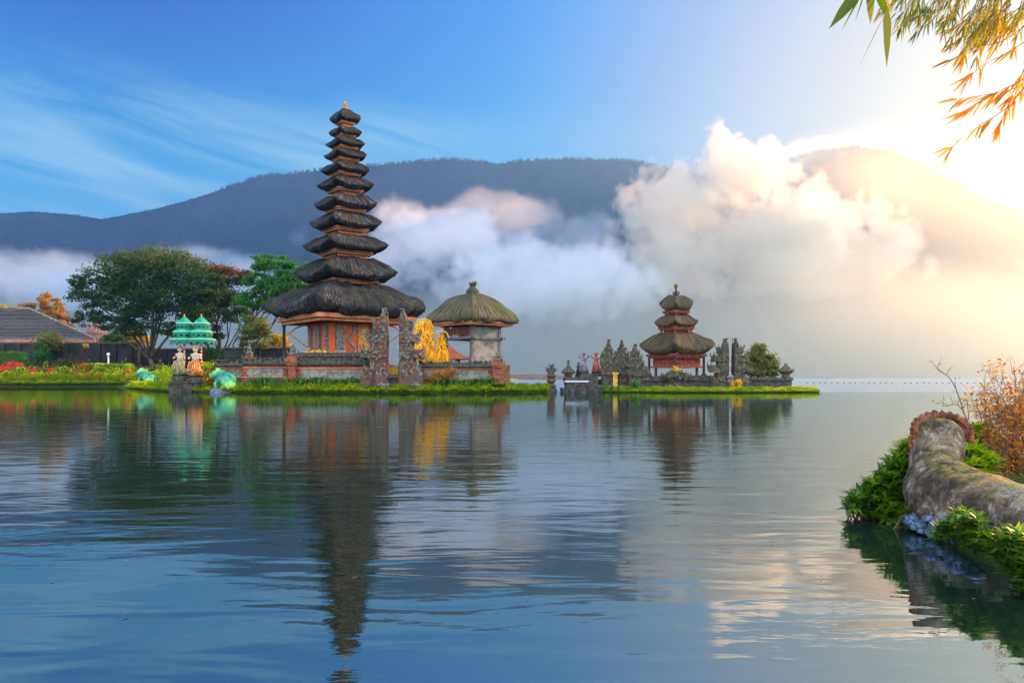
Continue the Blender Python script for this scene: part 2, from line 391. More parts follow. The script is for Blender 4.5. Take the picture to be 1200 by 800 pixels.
# ------------------------------------------------------------------ mesh builder
class MB:
    def __init__(s): s.v = []; s.f = []
    def add(s, V, Fc):
        k = len(s.v); s.v += [tuple(v) for v in V]; s.f += [tuple(i+k for i in f) for f in Fc]; return s
    def box(s, c, h, rz=0.0, taper=1.0):
        """centre, half sizes; taper scales the top"""
        V = []; cz, sz = math.cos(rz), math.sin(rz)
        for dz in (-1, 1):
            q = taper if dz > 0 else 1
            for dx, dy in ((-1,-1),(1,-1),(1,1),(-1,1)):
                x, y = dx*h[0]*q, dy*h[1]*q
                V.append((c[0]+x*cz-y*sz, c[1]+x*sz+y*cz, c[2]+dz*h[2]))
        return s.add(V, [(0,3,2,1),(4,5,6,7),(0,1,5,4),(1,2,6,5),(2,3,7,6),(3,0,4,7)])
    def tube(s, pts, rad, n=7, cap=True):
        pts = [Vector(p) for p in pts]; m = len(pts)
        if isinstance(rad, (int, float)): rad = [rad]*m
        V = []; up = Vector((0.31, 0.17, 0.93)).normalized()
        for i, p in enumerate(pts):
            d = (pts[min(i+1, m-1)] - pts[max(i-1, 0)]).normalized()
            a = d.cross(up)
            if a.length < 0.05: a = d.cross(Vector((1, 0, 0)))
            a.normalize(); b = d.cross(a)
            for j in range(n):
                t = 2*math.pi*j/n; V.append(p + (a*math.cos(t)+b*math.sin(t))*rad[i])
        Fc = [(i*n+j, i*n+(j+1)%n, (i+1)*n+(j+1)%n, (i+1)*n+j) for i in range(m-1) for j in range(n)]
        if cap: Fc += [tuple(range(n))[::-1], tuple((m-1)*n+j for j in range(n))]
        return s.add(V, Fc)
    def lathe(s, c, prof, n=12, sq=0.0, rz=0.0, sx=1.0, sy=1.0):
        """prof [(r,z)], sq blends circle to square"""
        V = []
        for r, z in prof:
            for j in range(n):
                t = 2*math.pi*j/n; x, y = math.cos(t), math.sin(t)
                k = 1/max(abs(x), abs(y)); q = 1+(k-1)*sq
                x, y = x*q*r*sx, y*q*r*sy
                V.append((c[0]+x*math.cos(rz)-y*math.sin(rz), c[1]+x*math.sin(rz)+y*math.cos(rz), c[2]+z))
        m = len(prof)
        Fc = [(i*n+j, i*n+(j+1)%n, (i+1)*n+(j+1)%n, (i+1)*n+j) for i in range(m-1) for j in range(n)]
        Fc += [tuple(range(n))[::-1], tuple((m-1)*n+j for j in range(n))]
        return s.add(V, Fc)
    def ball(s, c, r, n=8, m=6, rot=None, jit=0.0, seed=0):
        if isinstance(r, (int, float)): r = (r, r, r)
        V = []; rnd = random.Random(seed)
        M_ = rot if rot is not None else Matrix.Identity(3)
        for i in range(m+1):
            ph = math.pi*i/m
            for j in range(n):
                t = 2*math.pi*j/n
                q = 1+rnd.uniform(-jit, jit)
                V.append(Vector(c)+M_ @ Vector((r[0]*math.sin(ph)*math.cos(t)*q, r[1]*math.sin(ph)*math.sin(t)*q, -r[2]*math.cos(ph)*q)))
        Fc = [(i*n+j, i*n+(j+1)%n, (i+1)*n+(j+1)%n, (i+1)*n+j) for i in range(m) for j in range(n)]
        return s.add(V, Fc)
    def horn(s, c, out, h, r):
        """a curled carved antefix: rises and bends outwards then up"""
        c = Vector(c); out = Vector(out).normalized(); up = Vector((0,0,1))
        pts = [c, c+out*h*.30+up*h*.25, c+out*h*.42+up*h*.62, c+out*h*.22+up*h]
        return s.tube(pts, [r, r*.85, r*.55, r*.15], 5)
    def mesh(s, name):
        me = bpy.data.meshes.new(name); me.from_pydata(s.v, [], s.f); me.update(); return me
    def build(s, name, mat, parent=None, smooth=False, label=None, world_to=None):
        me = s.mesh(name)
        if world_to is not None: me.transform(Matrix.Translation(-Vector(world_to)))
        o = link(name, me, mat, parent, smooth)
        if label: o['label'] = label
        return o
def curve_pts(pts, n=24):
    """Catmull-Rom through points (any dimension)"""
    pts = [np.array(p, float) for p in pts]
    q = [2*pts[0]-pts[1]] + pts + [2*pts[-1]-pts[-2]]; out = []
    m = len(pts)-1
    for k in range(n+1):
        u = k/n*m; i = min(int(u), m-1); t = u-i
        a, b, c, d = q[i], q[i+1], q[i+2], q[i+3]
        out.append(0.5*((2*b)+(-a+c)*t+(2*a-5*b+4*c-d)*t*t+(-a+3*b-3*c+d)*t**3))
    return out

# ------------------------------------------------------------------ materials
def stone_mat(name, base, dark, light, scale=3.0, patch=None, bump=0.6, moss=None, lich=0.5):
    t = NT(name); v = t.coord('Object')
    n1 = t.noise(scale, 6, 0.62, v); n2 = t.noise(scale*4.3, 5, 0.65, v); n3 = t.noise(scale*.45, 3, 0.5, v)
    col = t.mix(t.rng(n1, 0.35, 0.62), dark, base)
    col = t.mix(t.math('MULTIPLY', t.rng(n2, 0.54, 0.66), lich), col, light)
    if patch: col = t.mix(t.rng(n3, 0.50, 0.58), col, patch)
    if moss:
        g = t.n('ShaderNodeNewGeometry'); sx = t.n('ShaderNodeSeparateXYZ'); t.t.links.new(g.outputs['Normal'], sx.inputs[0])
        col = t.mix(t.math('MULTIPLY', t.rng(sx.outputs[2], 0.2, 0.9), t.rng(n1, 0.38, 0.58)), col, moss)
    h = t.math('ADD', n1, t.math('MULTIPLY', n2, 0.5))
    return t.finish(t.bsdf(col, 0.88, t.bump(h, bump, 0.08), spec=0.25))
M = {}
M['carved'] = stone_mat('carved_grey_stone', (.20,.185,.155), (.03,.026,.022), (.58,.57,.50), 4.0, None, 0.9, (.10,.14,.05))
M['carved_dark'] = stone_mat('carved_dark_stone', (.14,.11,.07), (.034,.026,.019), (.46,.41,.30), 4.0, None, 0.9, (.07,.09,.03), .6)
M['brick'] = stone_mat('red_brick', (.36,.085,.04), (.14,.035,.02), (.42,.22,.15), 4.0, None, 0.5, None, .35)
M['brick_dark'] = stone_mat('weathered_brick', (.17,.06,.04), (.04,.022,.018), (.34,.29,.25), 3.0, (.10,.06,.045), 0.7, (.07,.08,.03))
M['darkstone'] = stone_mat('dark_volcanic_stone', (.075,.068,.06), (.02,.018,.016), (.24,.23,.2), 3.0, None, 0.8, (.07,.09,.03))
M['greypanel'] = stone_mat('grey_render_panel', (.24,.23,.21), (.12,.11,.10), (.40,.40,.38), 1.6, None, 0.4)
M['moss_cap'] = stone_mat('mossy_cap', (.06,.056,.045), (.018,.017,.015), (.34,.33,.28), 4.5, None, 0.9, (.065,.07,.04), .6)
M['blackwall'] = stone_mat('soot_dark_wall', (.028,.027,.03), (.012,.012,.014), (.07,.07,.07), .6, None, 0.4, None, .3)
M['orange_wood'] = stone_mat('orange_carved_wood', (.70,.25,.08), (.34,.10,.03), (.82,.48,.2), 7.0, None, 0.5, None, .6)
M['orange_beam'] = stone_mat('orange_painted_beam', (.66,.26,.12), (.42,.15,.06), (.74,.42,.24), 1.2, None, 0.2, None, .4)
M['redwall'] = stone_mat('salmon_red_wall', (.62,.13,.05), (.46,.09,.035), (.66,.22,.12), 1.0, None, 0.15, None, .25)
M['relief'] = stone_mat('carved_relief', (.30,.29,.27), (.07,.06,.055), (.55,.55,.53), 6.0, None, 0.9)
M['gold'] = stone_mat('gilded_carving', (.75,.42,.08), (.36,.14,.03), (.9,.65,.2), 8.0, None, 0.8)
M['post'] = stone_mat('dark_timber_post', (.055,.045,.04), (.025,.02,.018), (.12,.1,.08), 2.0)
M['bluegrey'] = stone_mat('bluish_plinth', (.16,.19,.26), (.05,.06,.09), (.5,.55,.62), 4.0)
M['weathered_grey_timber'] = stone_mat('weathered_grey_timber', (.16,.15,.17), (.08,.07,.08), (.25,.24,.25), 2.0)
def thatch_mat(name, base, dark, moss, mossy=0.5, straw=(.20,.19,.17)):
    t = NT(name)
    uv = t.n('ShaderNodeUVMap').outputs[0]
    mp = t.n('ShaderNodeMapping'); t.t.links.new(uv, mp.inputs[0]); mp.inputs['Scale'].default_value = (7.0, 0.55, 1)
    n1 = t.noise(1.3, 5, 0.65, mp.outputs[0]); n2 = t.noise(0.55, 4, 0.6, t.coord('Object')); n3 = t.noise(9.0, 3, 0.7, t.coord('Object'))
    col = t.mix(t.rng(n1, 0.36, 0.64), dark, base)
    col = t.mix(t.math('MULTIPLY', t.rng(n2, 0.48, 0.60), mossy), col, t.mix(t.rng(n1, .3, .7), dark, moss))
    col = t.mix(t.math('MULTIPLY', t.rng(n3, 0.60, 0.68), 0.35), col, (.26,.24,.21))
    mp2 = t.n('ShaderNodeMapping'); t.t.links.new(uv, mp2.inputs[0]); mp2.inputs['Scale'].default_value = (16.0, 1.1, 1)
    n5 = t.noise(1.0, 3, 0.6, mp2.outputs[0]); n6 = t.noise(0.35, 3, 0.6, t.coord('Object'))
    col = t.mix(t.math('MULTIPLY', t.rng(n5, 0.54, 0.66), t.rng(n6, .42, .60)), col, straw)
    h = t.math('ADD', n1, t.math('MULTIPLY', n3, .5))
    return t.finish(t.bsdf(col, 0.95, t.bump(h, 1.0, 0.14), spec=0.15))
M['thatch'] = thatch_mat('black_palm_thatch', (.036,.036,.044), (.008,.008,.011), (.055,.065,.022), .55)
M['thatch_brown'] = thatch_mat('brown_thatch', (.13,.09,.06), (.028,.02,.014), (.09,.10,.03), .55, (.17,.14,.10))
M['thatch_moss'] = thatch_mat('mossy_grey_thatch', (.15,.13,.085), (.03,.026,.017), (.11,.13,.04), .8, (.19,.17,.11))

def leaf_mat(name, cols, trans=0.45, tcol=None, rough=0.6):
    """cols: stops over the per-leaf random attribute"""
    t = NT(name); a = t.n('ShaderNodeAttribute'); a.attribute_name = 'tone'
    n = len(cols); col = t.ramp(a.outputs['Fac'], [(i/max(1, n-1), c) for i, c in enumerate(cols)])
    hs = t.n('ShaderNodeHueSaturation'); hs.inputs['Value'].default_value = 2.2; hs.inputs['Saturation'].default_value = 1.1
    t.t.links.new(col, hs.inputs['Color'])
    tr = t.n('ShaderNodeBsdfTranslucent'); t.t.links.new(hs.outputs[0] if tcol is None else col, tr.inputs[0])
    if tcol: tr.inputs[0].default_value = (*tcol, 1); [t.t.links.remove(l) for l in list(tr.inputs[0].links)]
    mx = t.n('ShaderNodeMixShader'); mx.inputs[0].default_value = trans
    t.t.links.new(t.bsdf(col, rough, spec=0.3), mx.inputs[1]); t.t.links.new(tr.outputs[0], mx.inputs[2])
    return t.finish(mx.outputs[0])
M['leaf_dark'] = leaf_mat('dark_green_leaves', [(.012,.035,.012),(.022,.06,.016),(.04,.085,.018),(.11,.11,.025)], .35)
M['leaf_red'] = leaf_mat('red_tipped_leaves', [(.015,.035,.012),(.03,.055,.018),(.08,.06,.02),(.30,.05,.02)], .35)
M['leaf_bright'] = leaf_mat('bright_green_leaves', [(.015,.07,.012),(.03,.13,.02),(.05,.18,.03),(.10,.22,.04)], .4)
M['leaf_yellow'] = leaf_mat('yellow_leaves', [(.16,.12,.01),(.35,.25,.01),(.55,.40,.02),(.60,.30,.02)], .5)
M['leaf_orange'] = leaf_mat('orange_brown_leaves', [(.10,.06,.015),(.25,.14,.02),(.42,.20,.03),(.30,.24,.05)], .45)
M['leaf_pink'] = leaf_mat('pinkish_twigs', [(.25,.16,.14),(.38,.26,.24),(.34,.18,.10)], .3)
M['leaf_olive'] = leaf_mat('olive_leaves', [(.03,.05,.015),(.07,.10,.02),(.14,.15,.03),(.26,.22,.05)], .4)
M['grass'] = leaf_mat('sunlit_lakeside_grass', [(.07,.16,.01),(.18,.30,.01),(.38,.46,.015),(.52,.50,.02)], .5)
M['leaf_lush'] = leaf_mat('lush_strap_leaves', [(.015,.07,.02),(.03,.14,.03),(.08,.24,.04),(.2,.32,.05)], .4)
M['shrub_leaf'] = leaf_mat('glossy_shrub_leaves', [(.018,.055,.010),(.05,.13,.014),(.12,.22,.02),(.30,.34,.03)], .4, rough=.4)
M['flower_red'] = leaf_mat('red_flowers', [(.45,.02,.02),(.6,.04,.03),(.5,.03,.10)], .3)
M['golden'] = leaf_mat('golden_plume', [(.22,.09,.01),(.62,.34,.01),(.82,.52,.02),(.88,.66,.06)], .45)
M['dry_twig'] = leaf_mat('dry_orange_leaves', [(.12,.05,.02),(.28,.11,.025),(.45,.19,.03),(.42,.30,.05)], .45)
M['bamboo_leaf'] = leaf_mat('bamboo_leaves', [(.07,.14,.015),(.20,.20,.02),(.42,.24,.02),(.60,.26,.03)], .6)
_t = NT('bark'); _v = _t.coord('Object', (1,1,.25)); _n = _t.noise(5, 5, .65, _v)
M['bark'] = _t.finish(_t.bsdf(_t.mix(_t.rng(_n, .35, .65), (.025,.02,.016), (.10,.085,.065)), .9, _t.bump(_n, .8, .05), spec=.2))
_t = NT('twig'); M['twig'] = _t.finish(_t.bsdf((.14,.09,.055), .8))
_t = NT('soil'); _n = _t.noise(1.5, 5, .6); M['soil'] = _t.finish(_t.bsdf(_t.mix(_t.rng(_n,.35,.65), (.03,.05,.012), (.07,.10,.02)), .95, _t.bump(_n,.6,.1), spec=.1))

# ------------------------------------------------------------------ foliage
def leaf_quads(cen, size, rng, aspect=0.55, up_bias=0.0, dirs=None):
    """cen (n,3): a rhombus leaf at each centre. returns V,F"""
    n = len(cen)
    a = rng.normal(size=(n, 3)); a[:, 2] = a[:, 2]*0.7 + up_bias
    if dirs is not None: a = dirs + a*0.35
    a /= np.linalg.norm(a, axis=1, keepdims=True)+1e-9
    b = np.cross(a, rng.normal(size=(n, 3))); b /= np.linalg.norm(b, axis=1, keepdims=True)+1e-9
    s = (np.asarray(size)*np.ones(n))[:, None]
    V = np.stack([cen-a*s*.5, cen+b*s*.5*aspect, cen+a*s*.5, cen-b*s*.5*aspect], 1).reshape(-1, 3)
    return V, np.arange(4*n).reshape(-1, 4)
def foliage_obj(name, V, Fc, tone, mat, parent=None, origin=(0,0,0)):
    me = np_mesh(name, V-np.asarray(origin), Fc)
    at = me.attributes.new('tone', 'FLOAT', 'FACE'); at.data.foreach_set('value', np.clip(tone, 0, 1).astype(np.float32))
    return link(name, me, mat, parent)
def ell_clumps(clusters, n, rng, clump=0.22, sub=14, shell=0.75, lumpy=0.5):
    """clusters [(centre, (rx,ry,rz))] -> leaf centres and a tone per leaf (per-clump + per-leaf variation)"""
    vol = np.array([r[0]*r[2] for _, r in clusters]); w = vol/vol.sum()
    C, T = [], []
    for (c, r), q in zip(clusters, w):
        m = max(20, int(n*q)); r = np.array(r); k = max(5, int(sub*q*len(clusters)))
        d = rng.normal(size=(k, 3)); d /= np.linalg.norm(d, axis=1, keepdims=True)
        rad = rng.uniform(0.25, 1, size=(k, 1))**(1-shell*.6)
        sc_ = np.array(c)+d*rad*r
        which = rng.integers(0, k, m)
        off = rng.normal(size=(m, 3))*r.mean()*clump*np.array([1.25, 1.25, .6])
        C.append(sc_[which]+off)
        tone = rng.uniform(0, 1, k)[which]*lumpy + rng.uniform(0, 1, m)*(1-lumpy)
        T.append(tone)
    return np.concatenate(C), np.concatenate(T)
def limbs(mb, base, targets, r0, rnd, split=0.35, wig=0.10):
    """trunk from base that forks towards the targets"""
    base = Vector(base); tc = sum((Vector(t) for t in targets), Vector())/len(targets)
    fork = base.lerp(tc, split); fork.x += rnd.uniform(-.1,.1)*r0*8
    mid = base.lerp(fork, .5)+Vector((rnd.uniform(-1,1),rnd.uniform(-1,1),0))*r0*.6
    mb.tube([base-Vector((0,0,.3)), base+Vector((0,0,.2)), mid, fork], [r0*1.5, r0*1.1, r0*.9, r0*.75], 8)
    for t in targets:
        t = Vector(t); d = t-fork
        p1 = fork+d*.35+Vector((rnd.uniform(-1,1),rnd.uniform(-1,1),rnd.uniform(-.2,1)))*d.length*wig
        p2 = fork+d*.7+Vector((rnd.uniform(-1,1),rnd.uniform(-1,1),rnd.uniform(-.5,1)))*d.length*wig
        mb.tube([fork, p1, p2, t], [r0*.6, r0*.42, r0*.26, r0*.06], 6)
        for q in range(2):
            e = p2+Vector((rnd.uniform(-1,1),rnd.uniform(-1,1),rnd.uniform(-.2,1)))*d.length*.35
            mb.tube([p1 if q else p2, (p2+e)/2+Vector((0,0,.1)), e], [r0*.25, r0*.15, r0*.04], 5)
def tree(name, label, cat, base_px, Y, clusters_px, n, leaf, mat, group=None, trunk_r=.25, seed=0, z0=None, split=.35, clump=.22, sub=14, trunk_mat='bark', ry=.8, tone_fn=None, lumpy=.5, ntarget=None):
    """clusters_px [(px,py,rx_px,rz_px[,dY])]"""
    rng = np.random.default_rng(seed); rnd = random.Random(seed); s = Y/F
    base = P(base_px[0], base_px[1], Y)
    if z0 is not None: base.z = z0
    cl = []
    for c in clusters_px:
        dY = c[4] if len(c) > 4 else 0
        cl.append((tuple(P(c[0], c[1], Y+dY)), (c[2]*s, (c[2]+c[3])*.5*s*ry, c[3]*s)))
    root = empty(name, base); tag(root, label, cat, group)
    C, T = ell_clumps(cl, n, rng, clump, sub, lumpy=lumpy)
    if tone_fn is not None: T = tone_fn(C, T)
    V, Fc = leaf_quads(C, rng.uniform(.6, 1.3, len(C))*leaf, rng)
    foliage_obj('crown', V, Fc, T, M[mat], root, base)
    if trunk_r > 0:
        mb = MB(); tg = [c for c, _ in cl][:ntarget] if ntarget else [c for c, _ in cl]
        limbs(mb, base, tg, trunk_r, rnd, split)
        mb.build('trunk', M[trunk_mat], root, True, world_to=base)
    return root
def clump_thing(name, label, cat, centre, r, n, leaf, mat, seed=0, group=None, aspect=.55, up=0.0, kind=None, clump=.3, sub=30, smooth_ball=False, tone=None):
    rng = np.random.default_rng(seed)
    if smooth_ball:
        d = rng.normal(size=(n,3)); d /= np.linalg.norm(d,axis=1,keepdims=True)
        C = np.array(centre)+d*np.array(r)*rng.uniform(.8,1.02,(n,1)); T = rng.uniform(0,1,n)
    else: C, T = ell_clumps([(centre, r)], n, rng, clump, sub)
    C[:, 2] = np.maximum(C[:, 2], centre[2]-r[2]*.98)
    if tone is not None: T = T*0+tone+rng.uniform(-.3,.3,len(T))
    V, Fc = leaf_quads(C, rng.uniform(.6,1.3,n if smooth_ball else len(C))*leaf, rng, aspect, up)
    o = foliage_obj(name, V, Fc, T, M[mat], None, centre); o.location = centre
    return tag(o, label, cat, group, kind)
def strap_plant(V, Fc, T, c, h, n, rng, spread=.5, w=.05):
    """arching strap leaves from one root"""
    for i in range(n):
        a = rng.uniform(0, 2*math.pi); l = h*rng.uniform(.7, 1.15); o = np.array([math.cos(a), math.sin(a), 0])*spread*h*rng.uniform(.4, 1)
        side = np.array([-math.sin(a), math.cos(a), 0])*w
        p0 = np.array(c); p1 = p0+o*.4+np.array([0,0,l*.7]); p2 = p0+o*1.1+np.array([0,0,l*rng.uniform(.6,.95)])
        k = len(V); V += [p0-side*.6, p0+side*.6, p1+side, p1-side, p2]
        Fc += [(k, k+1, k+2, k+3), (k+3, k+2, k+4, k+4)]; t = rng.uniform(); T += [t, t]
# ------------------------------------------------------------------ thatched roofs
PROF = [(.02,1.02),(.30,1.0),(.42,.97),(.55,.86),(.70,.66),(.84,.44),(.94,.28),(1.0,.18),(.985,.14),(.93,.06),(.86,.01),(.76,.0),(.62,.06),(.40,.12)]
def thatch_roof(w, h, z0, mat, parent, prof=PROF, seed=0, n=25, rag=0.035, name='roof', curve=0.0, lump=0.05):
    """square roof of half side w; z0 bottom of the eave lip; n samples per side"""
    rnd = random.Random(seed); N = 4*(n-1); ring = []
    for k in range(N):
        side, t = divmod(k, n-1); t = -1+2*t/(n-1)
        x, y = ((t,-1),(1,t),(-t,1),(-1,-t))[side]
        cr = 1-0.035*abs(t)**6            # slightly rounded hips
        ring.append((x*cr, y*cr, abs(t)))
    V, UV = [], []
    colr = [1+rnd.gauss(0, rag*.5) for _ in range(N)]
    for i, (r, z) in enumerate(prof):
        for k, (x, y, t) in enumerate(ring):
            edge = 1.0 if r > .6 else .3
            q = r*(1+(colr[k]-1)*edge*(1 if r > .5 else .4))
            nz = mnoise.noise(Vector((x*r*w*1.1+seed*7, y*r*w*1.1, i*.3)))*lump*h
            hip = (t**5)*0.05*h*(1 if .3 < r < .98 and i < 8 else 0)
            cup = curve*h*(t**3)*(r**2)
            V.append((x*q*w, y*q*w, z0+z*h+nz+hip+cup+(rnd.gauss(0, .010)*h if i > 1 else 0)))
            UV.append((k/N*8*w, i*.12*w))
    m = len(prof)
    Fc = [(i*N+k, i*N+(k+1)%N, (i+1)*N+(k+1)%N, (i+1)*N+k) for i in range(m-1) for k in range(N)]
    Fc = [tuple(reversed(f)) for f in Fc]
    me = np_mesh(name, V, Fc)
    uvl = me.uv_layers.new(name='UVMap'); li = np.zeros(len(me.loops), dtype=np.int32); me.loops.foreach_get('vertex_index', li)
    uvl.data.foreach_set('uv', np.array(UV, dtype=np.float32)[li].ravel())
    return link(name, me, mat, parent, True)
def eave_frame(wo, z, parent, mat, t=.10, ticks=26, name='eave_beam'):
    """stepped timber frame under the thatch with a row of small tie ends"""
    mb = MB()
    for k, (ww, zz, tt) in enumerate(((wo, z, t), (wo*.93, z-t*1.6, t*.8))):
        for sx, sy in ((0,-1),(1,0),(0,1),(-1,0)):
            mb.box((sx*ww, sy*ww, zz), ((ww+tt) if sx == 0 else tt, tt if sx == 0 else ww-tt, tt))
    for sgn, ax in ((-1,0),(1,0),(-1,1),(1,1)):
        for i in range(ticks):
            u = (-1+2*(i+.5)/ticks)*wo*.96
            c = (u, sgn*(wo+t*1.1), z-t*.2) if ax == 0 else (sgn*(wo+t*1.1), u, z-t*.2)
            mb.box(c, (t*.35, t*.35, t*.7))
    return mb.build(name, mat, parent)
def carved_panels(w, z0, z1, parent, seed=0, name='carved_wall', mat='orange_wood'):
    """a square box body with frame mouldings and lumpy carved panels"""
    rnd = random.Random(seed); mb = MB(); h = z1-z0
    mb.box((0,0,(z0+z1)/2), (w*.94, w*.94, h/2))
    for zz in (z0+h*.08, z1-h*.08):
        mb.box((0,0,zz), (w, w, h*.07))
    for sx, sy in ((1,1),(1,-1),(-1,1),(-1,-1)): mb.box((sx*w*.95, sy*w*.95, (z0+z1)/2), (w*.07, w*.07, h*.42))
    for ax in range(2):
        for sg in (-1, 1):
            for i in range(int(14)):
                for j in range(3):
                    u = (-1+2*(i+.5)/14)*w*.84; zz = z0+h*(.24+.26*j)
                    d = w*.95; c = (u, sg*d, zz) if ax == 0 else (sg*d, u, zz)
                    mb.ball(c, (w*.045, w*.045, h*.10), 5, 4, jit=.35, seed=rnd.random())
    return mb.build(name, M[mat], parent)
def roof_plant(c, h, parent, seed, mat='leaf_olive', n=60, name='finial_plant', spread=.5, w=.035):
    rng = np.random.default_rng(seed); V, Fc, T = [], [], []
    for i in range(6):
        strap_plant(V, Fc, T, np.array(c)+rng.normal(size=3)*h*.12*np.array([1,1,0]), h, n//6, rng, spread, w)
    Fc = [f if f[2] != f[3] else f for f in Fc]
    me = bpy.data.meshes.new(name); me.from_pydata([tuple(v) for v in V], [], [f if f[2] != f[3] else f[:3] for f in Fc]); me.update()
    at = me.attributes.new('tone', 'FLOAT', 'FACE'); at.data.foreach_set('value', np.array(T, dtype=np.float32))
    return link(name, me, M[mat], parent)
def finial(c, h, r, parent, mat, name='finial', seed=0):
    mb = MB()
    mb.lathe(c, [(r*.9,0),(r,h*.1),(r*.6,h*.22),(r*.95,h*.34),(r*.5,h*.48),(r*.7,h*.6),(r*.3,h*.75),(r*.18,h)], 8)
    for k in range(6):
        a = k*math.pi/3; mb.horn((c[0]+math.cos(a)*r*.7, c[1]+math.sin(a)*r*.7, c[2]+h*.25), (math.cos(a),math.sin(a),0), h*.45, r*.25)
    return mb.build(name, mat, parent)

# ------------------------------------------------------------------ the tall eleven-tiered pagoda
def big_meru():
    Y = 70.0; s = Y/F; cx = 404.5; base = P(cx, 442, Y); base.z = .6
    root = empty('pagoda', base, R(26)-math.atan2(base.x, base.y))
    tag(root, 'tall eleven-tiered pagoda with black thatched roofs and salmon red shrine room', 'pagoda')
    Z = lambda py: CAM_H+(HOR-py)*s - base.z
    tiers = [(387,424,127,145),(386,426,148,160),(383,430,161,174),(380,431,174,188),(376,434,190,205),(372,439,207,224),(367,443,228,247),
             (361,447,249,270),(354,455,275,297),(344,467,302,331),(309,501,333,374)]
    K = 1.337
    for i, (xl, xr, yt, yb) in enumerate(tiers):
        w = (xr-xl)*s/2/K; z0, z1 = Z(yb), Z(yt+(1.5 if 0 < i < 10 else 0)); h = z1-z0
        prof = PROF
        if i == 0: prof = [(.03,1.0),(.15,.97),(.35,.84),(.6,.62),(.82,.40),(.95,.26),(1.0,.18),(.97,.10),(.88,.03),(.76,0),(.5,.05),(.3,.08)]
        if i == 10: prof = [(.18,1.03),(.30,1.0),(.42,.93),(.55,.82),(.68,.68),(.80,.53),(.90,.40),(.97,.30),(1.0,.23),(.985,.14),(.94,.06),(.88,.01),(.80,0),(.6,.08),(.4,.12)]
        rf = thatch_roof(w, h, z0, M['thatch'], root, prof, seed=i+1, n=33 if i > 7 else 25, lump=.12, curve=.30 if 0 < i < 10 else .16)
        fw = .60*w if i < 10 else .80*w
        eave_frame(fw, z0-(.02 if i < 10 else .06), rf, M['orange_beam'], t=.05+.006*i+(.07 if i == 10 else 0), ticks=16 if i < 8 else 30)
        if i < 10:
            nxt = tiers[i+1]; zb = Z(nxt[2])-.15; zt = z0+h*.10
            wb = .40*(nxt[1]-nxt[0])*s/2/K if i < 9 else .25*(nxt[1]-nxt[0])*s/2/K
            carved_panels(wb, zb, zt, root, seed=i)
    finial((0,0,Z(127)-.05), .75, .20, root, M['gold'], seed=3)
    roof_plant((0,0,Z(126)), .45, root, 5, n=30)
    roof_plant((3.0,-1.2,Z(343)), .8, root, 8, 'leaf_bright', n=70)
    # shrine room
    zt, zb = Z(376), Z(421); w = 2.45; mb = MB(); mb.box((0,0,(zt+zb)/2), (w, w, (zt-zb)/2)); mb.build('room_wall', M['redwall'], root)
    mb = MB(); mb.box((0,0,zb-.25), (w+.35, w+.35, .25)); mb.box((0,0,zb-.95), (w+.8, w+.8, .45)); mb.box((0,0,zb+.12), (w+.12,w+.12,.12))
    mb.box((0,0,zt-.2), (w+.14,w+.14,.16)); mb.build('plinth', M['brick'], root)
    mb = MB(); mb.box((0,0,(zb-1.4)/2), (w+2.2,w+2.2,(zb-1.4)/2+.3)); mb.build('terrace_base', M['brick_dark'], root)
    def rel(name, pts, mat, face, par=None):
        """relief pieces: (u, z, hu, hz, depth) on a face: 'f' = -Y side, 'l' = -X side"""
        m = MB()
        for u, z, hu, hz, d in pts:
            c = (u, -w-d/2, z) if face == 'f' else (-w-d/2, -u, z)
            m.box(c, (hu, d/2+.01, hz) if face == 'f' else (d/2+.01, hu, hz))
        return m.build(name, M[mat], par or root)
    H = zt-zb
    # corner pilasters, stacked carved motifs, curling relief, gilded door
    for u in (-w+.14, w-.14): rel('pilaster', [(u, zb+H/2, .13, H/2-.1, .10)], 'redwall', 'f'); rel('pilaster', [(u, zb+H/2, .13, H/2-.1, .10)], 'redwall', 'l')
    def motif(face, u, wd, n, name='relief_panel'):
        pts = [(u, zb+H*.14, wd*1.25, H*.10, .16), (u, zb+H*.45, wd*.75, H*.36, .07)]
        for k in range(n):
            z = zb+H*(.28+.58*k/n); pts.append((u, z, wd*(1.0-.4*(k%2)), H*.025, .20)); 
            pts += [(u-wd*.7, z+H*.02, wd*.16, H*.03, .24), (u+wd*.7, z+H*.02, wd*.16, H*.03, .24)]
        rel(name, pts, 'relief', face)
    motif('l', -.2, .55, 8); motif('l', 1.55, .22, 6); motif('l', -1.75, .22, 6)
    motif('f', -1.72, .42, 9)
    pts = []
    for k in range(26):
        a = k/26; pts.append((-.55+.30*math.sin(a*9), zb+H*(.10+.75*a), .12+.06*math.cos(a*14), .06, .16))
    for k in range(8): pts.append((-.95+.12*k, zb+.15+.04*(k%3), .09, .16+.05*(k%2), .14))
    rel('serpent_relief', pts, 'relief', 'f')
    dz = zb+H*.44
    dr = rel('door', [(.55, dz, .42, H*.38, .10)], 'gold', 'f')
    fr = [(.55-.5, dz-.05, .07, H*.40, .18), (.55+.5, dz-.05, .07, H*.40, .18), (.55, dz+H*.40, .42, .07, .18), (.55, dz+H*.46, .25, .06, .16), (.55, dz+H*.50, .12, .05, .16)]
    for k in range(9): fr += [(.55+.16*(-1)**k, zb+.3+k*.22, .10, .05, .16)]
    rel('door_frame', fr, 'orange_wood', 'f', dr)
    motif('f', 1.62, .42, 8)
    # corner posts with brackets
    pw = .80*(501-309)*s/2/K
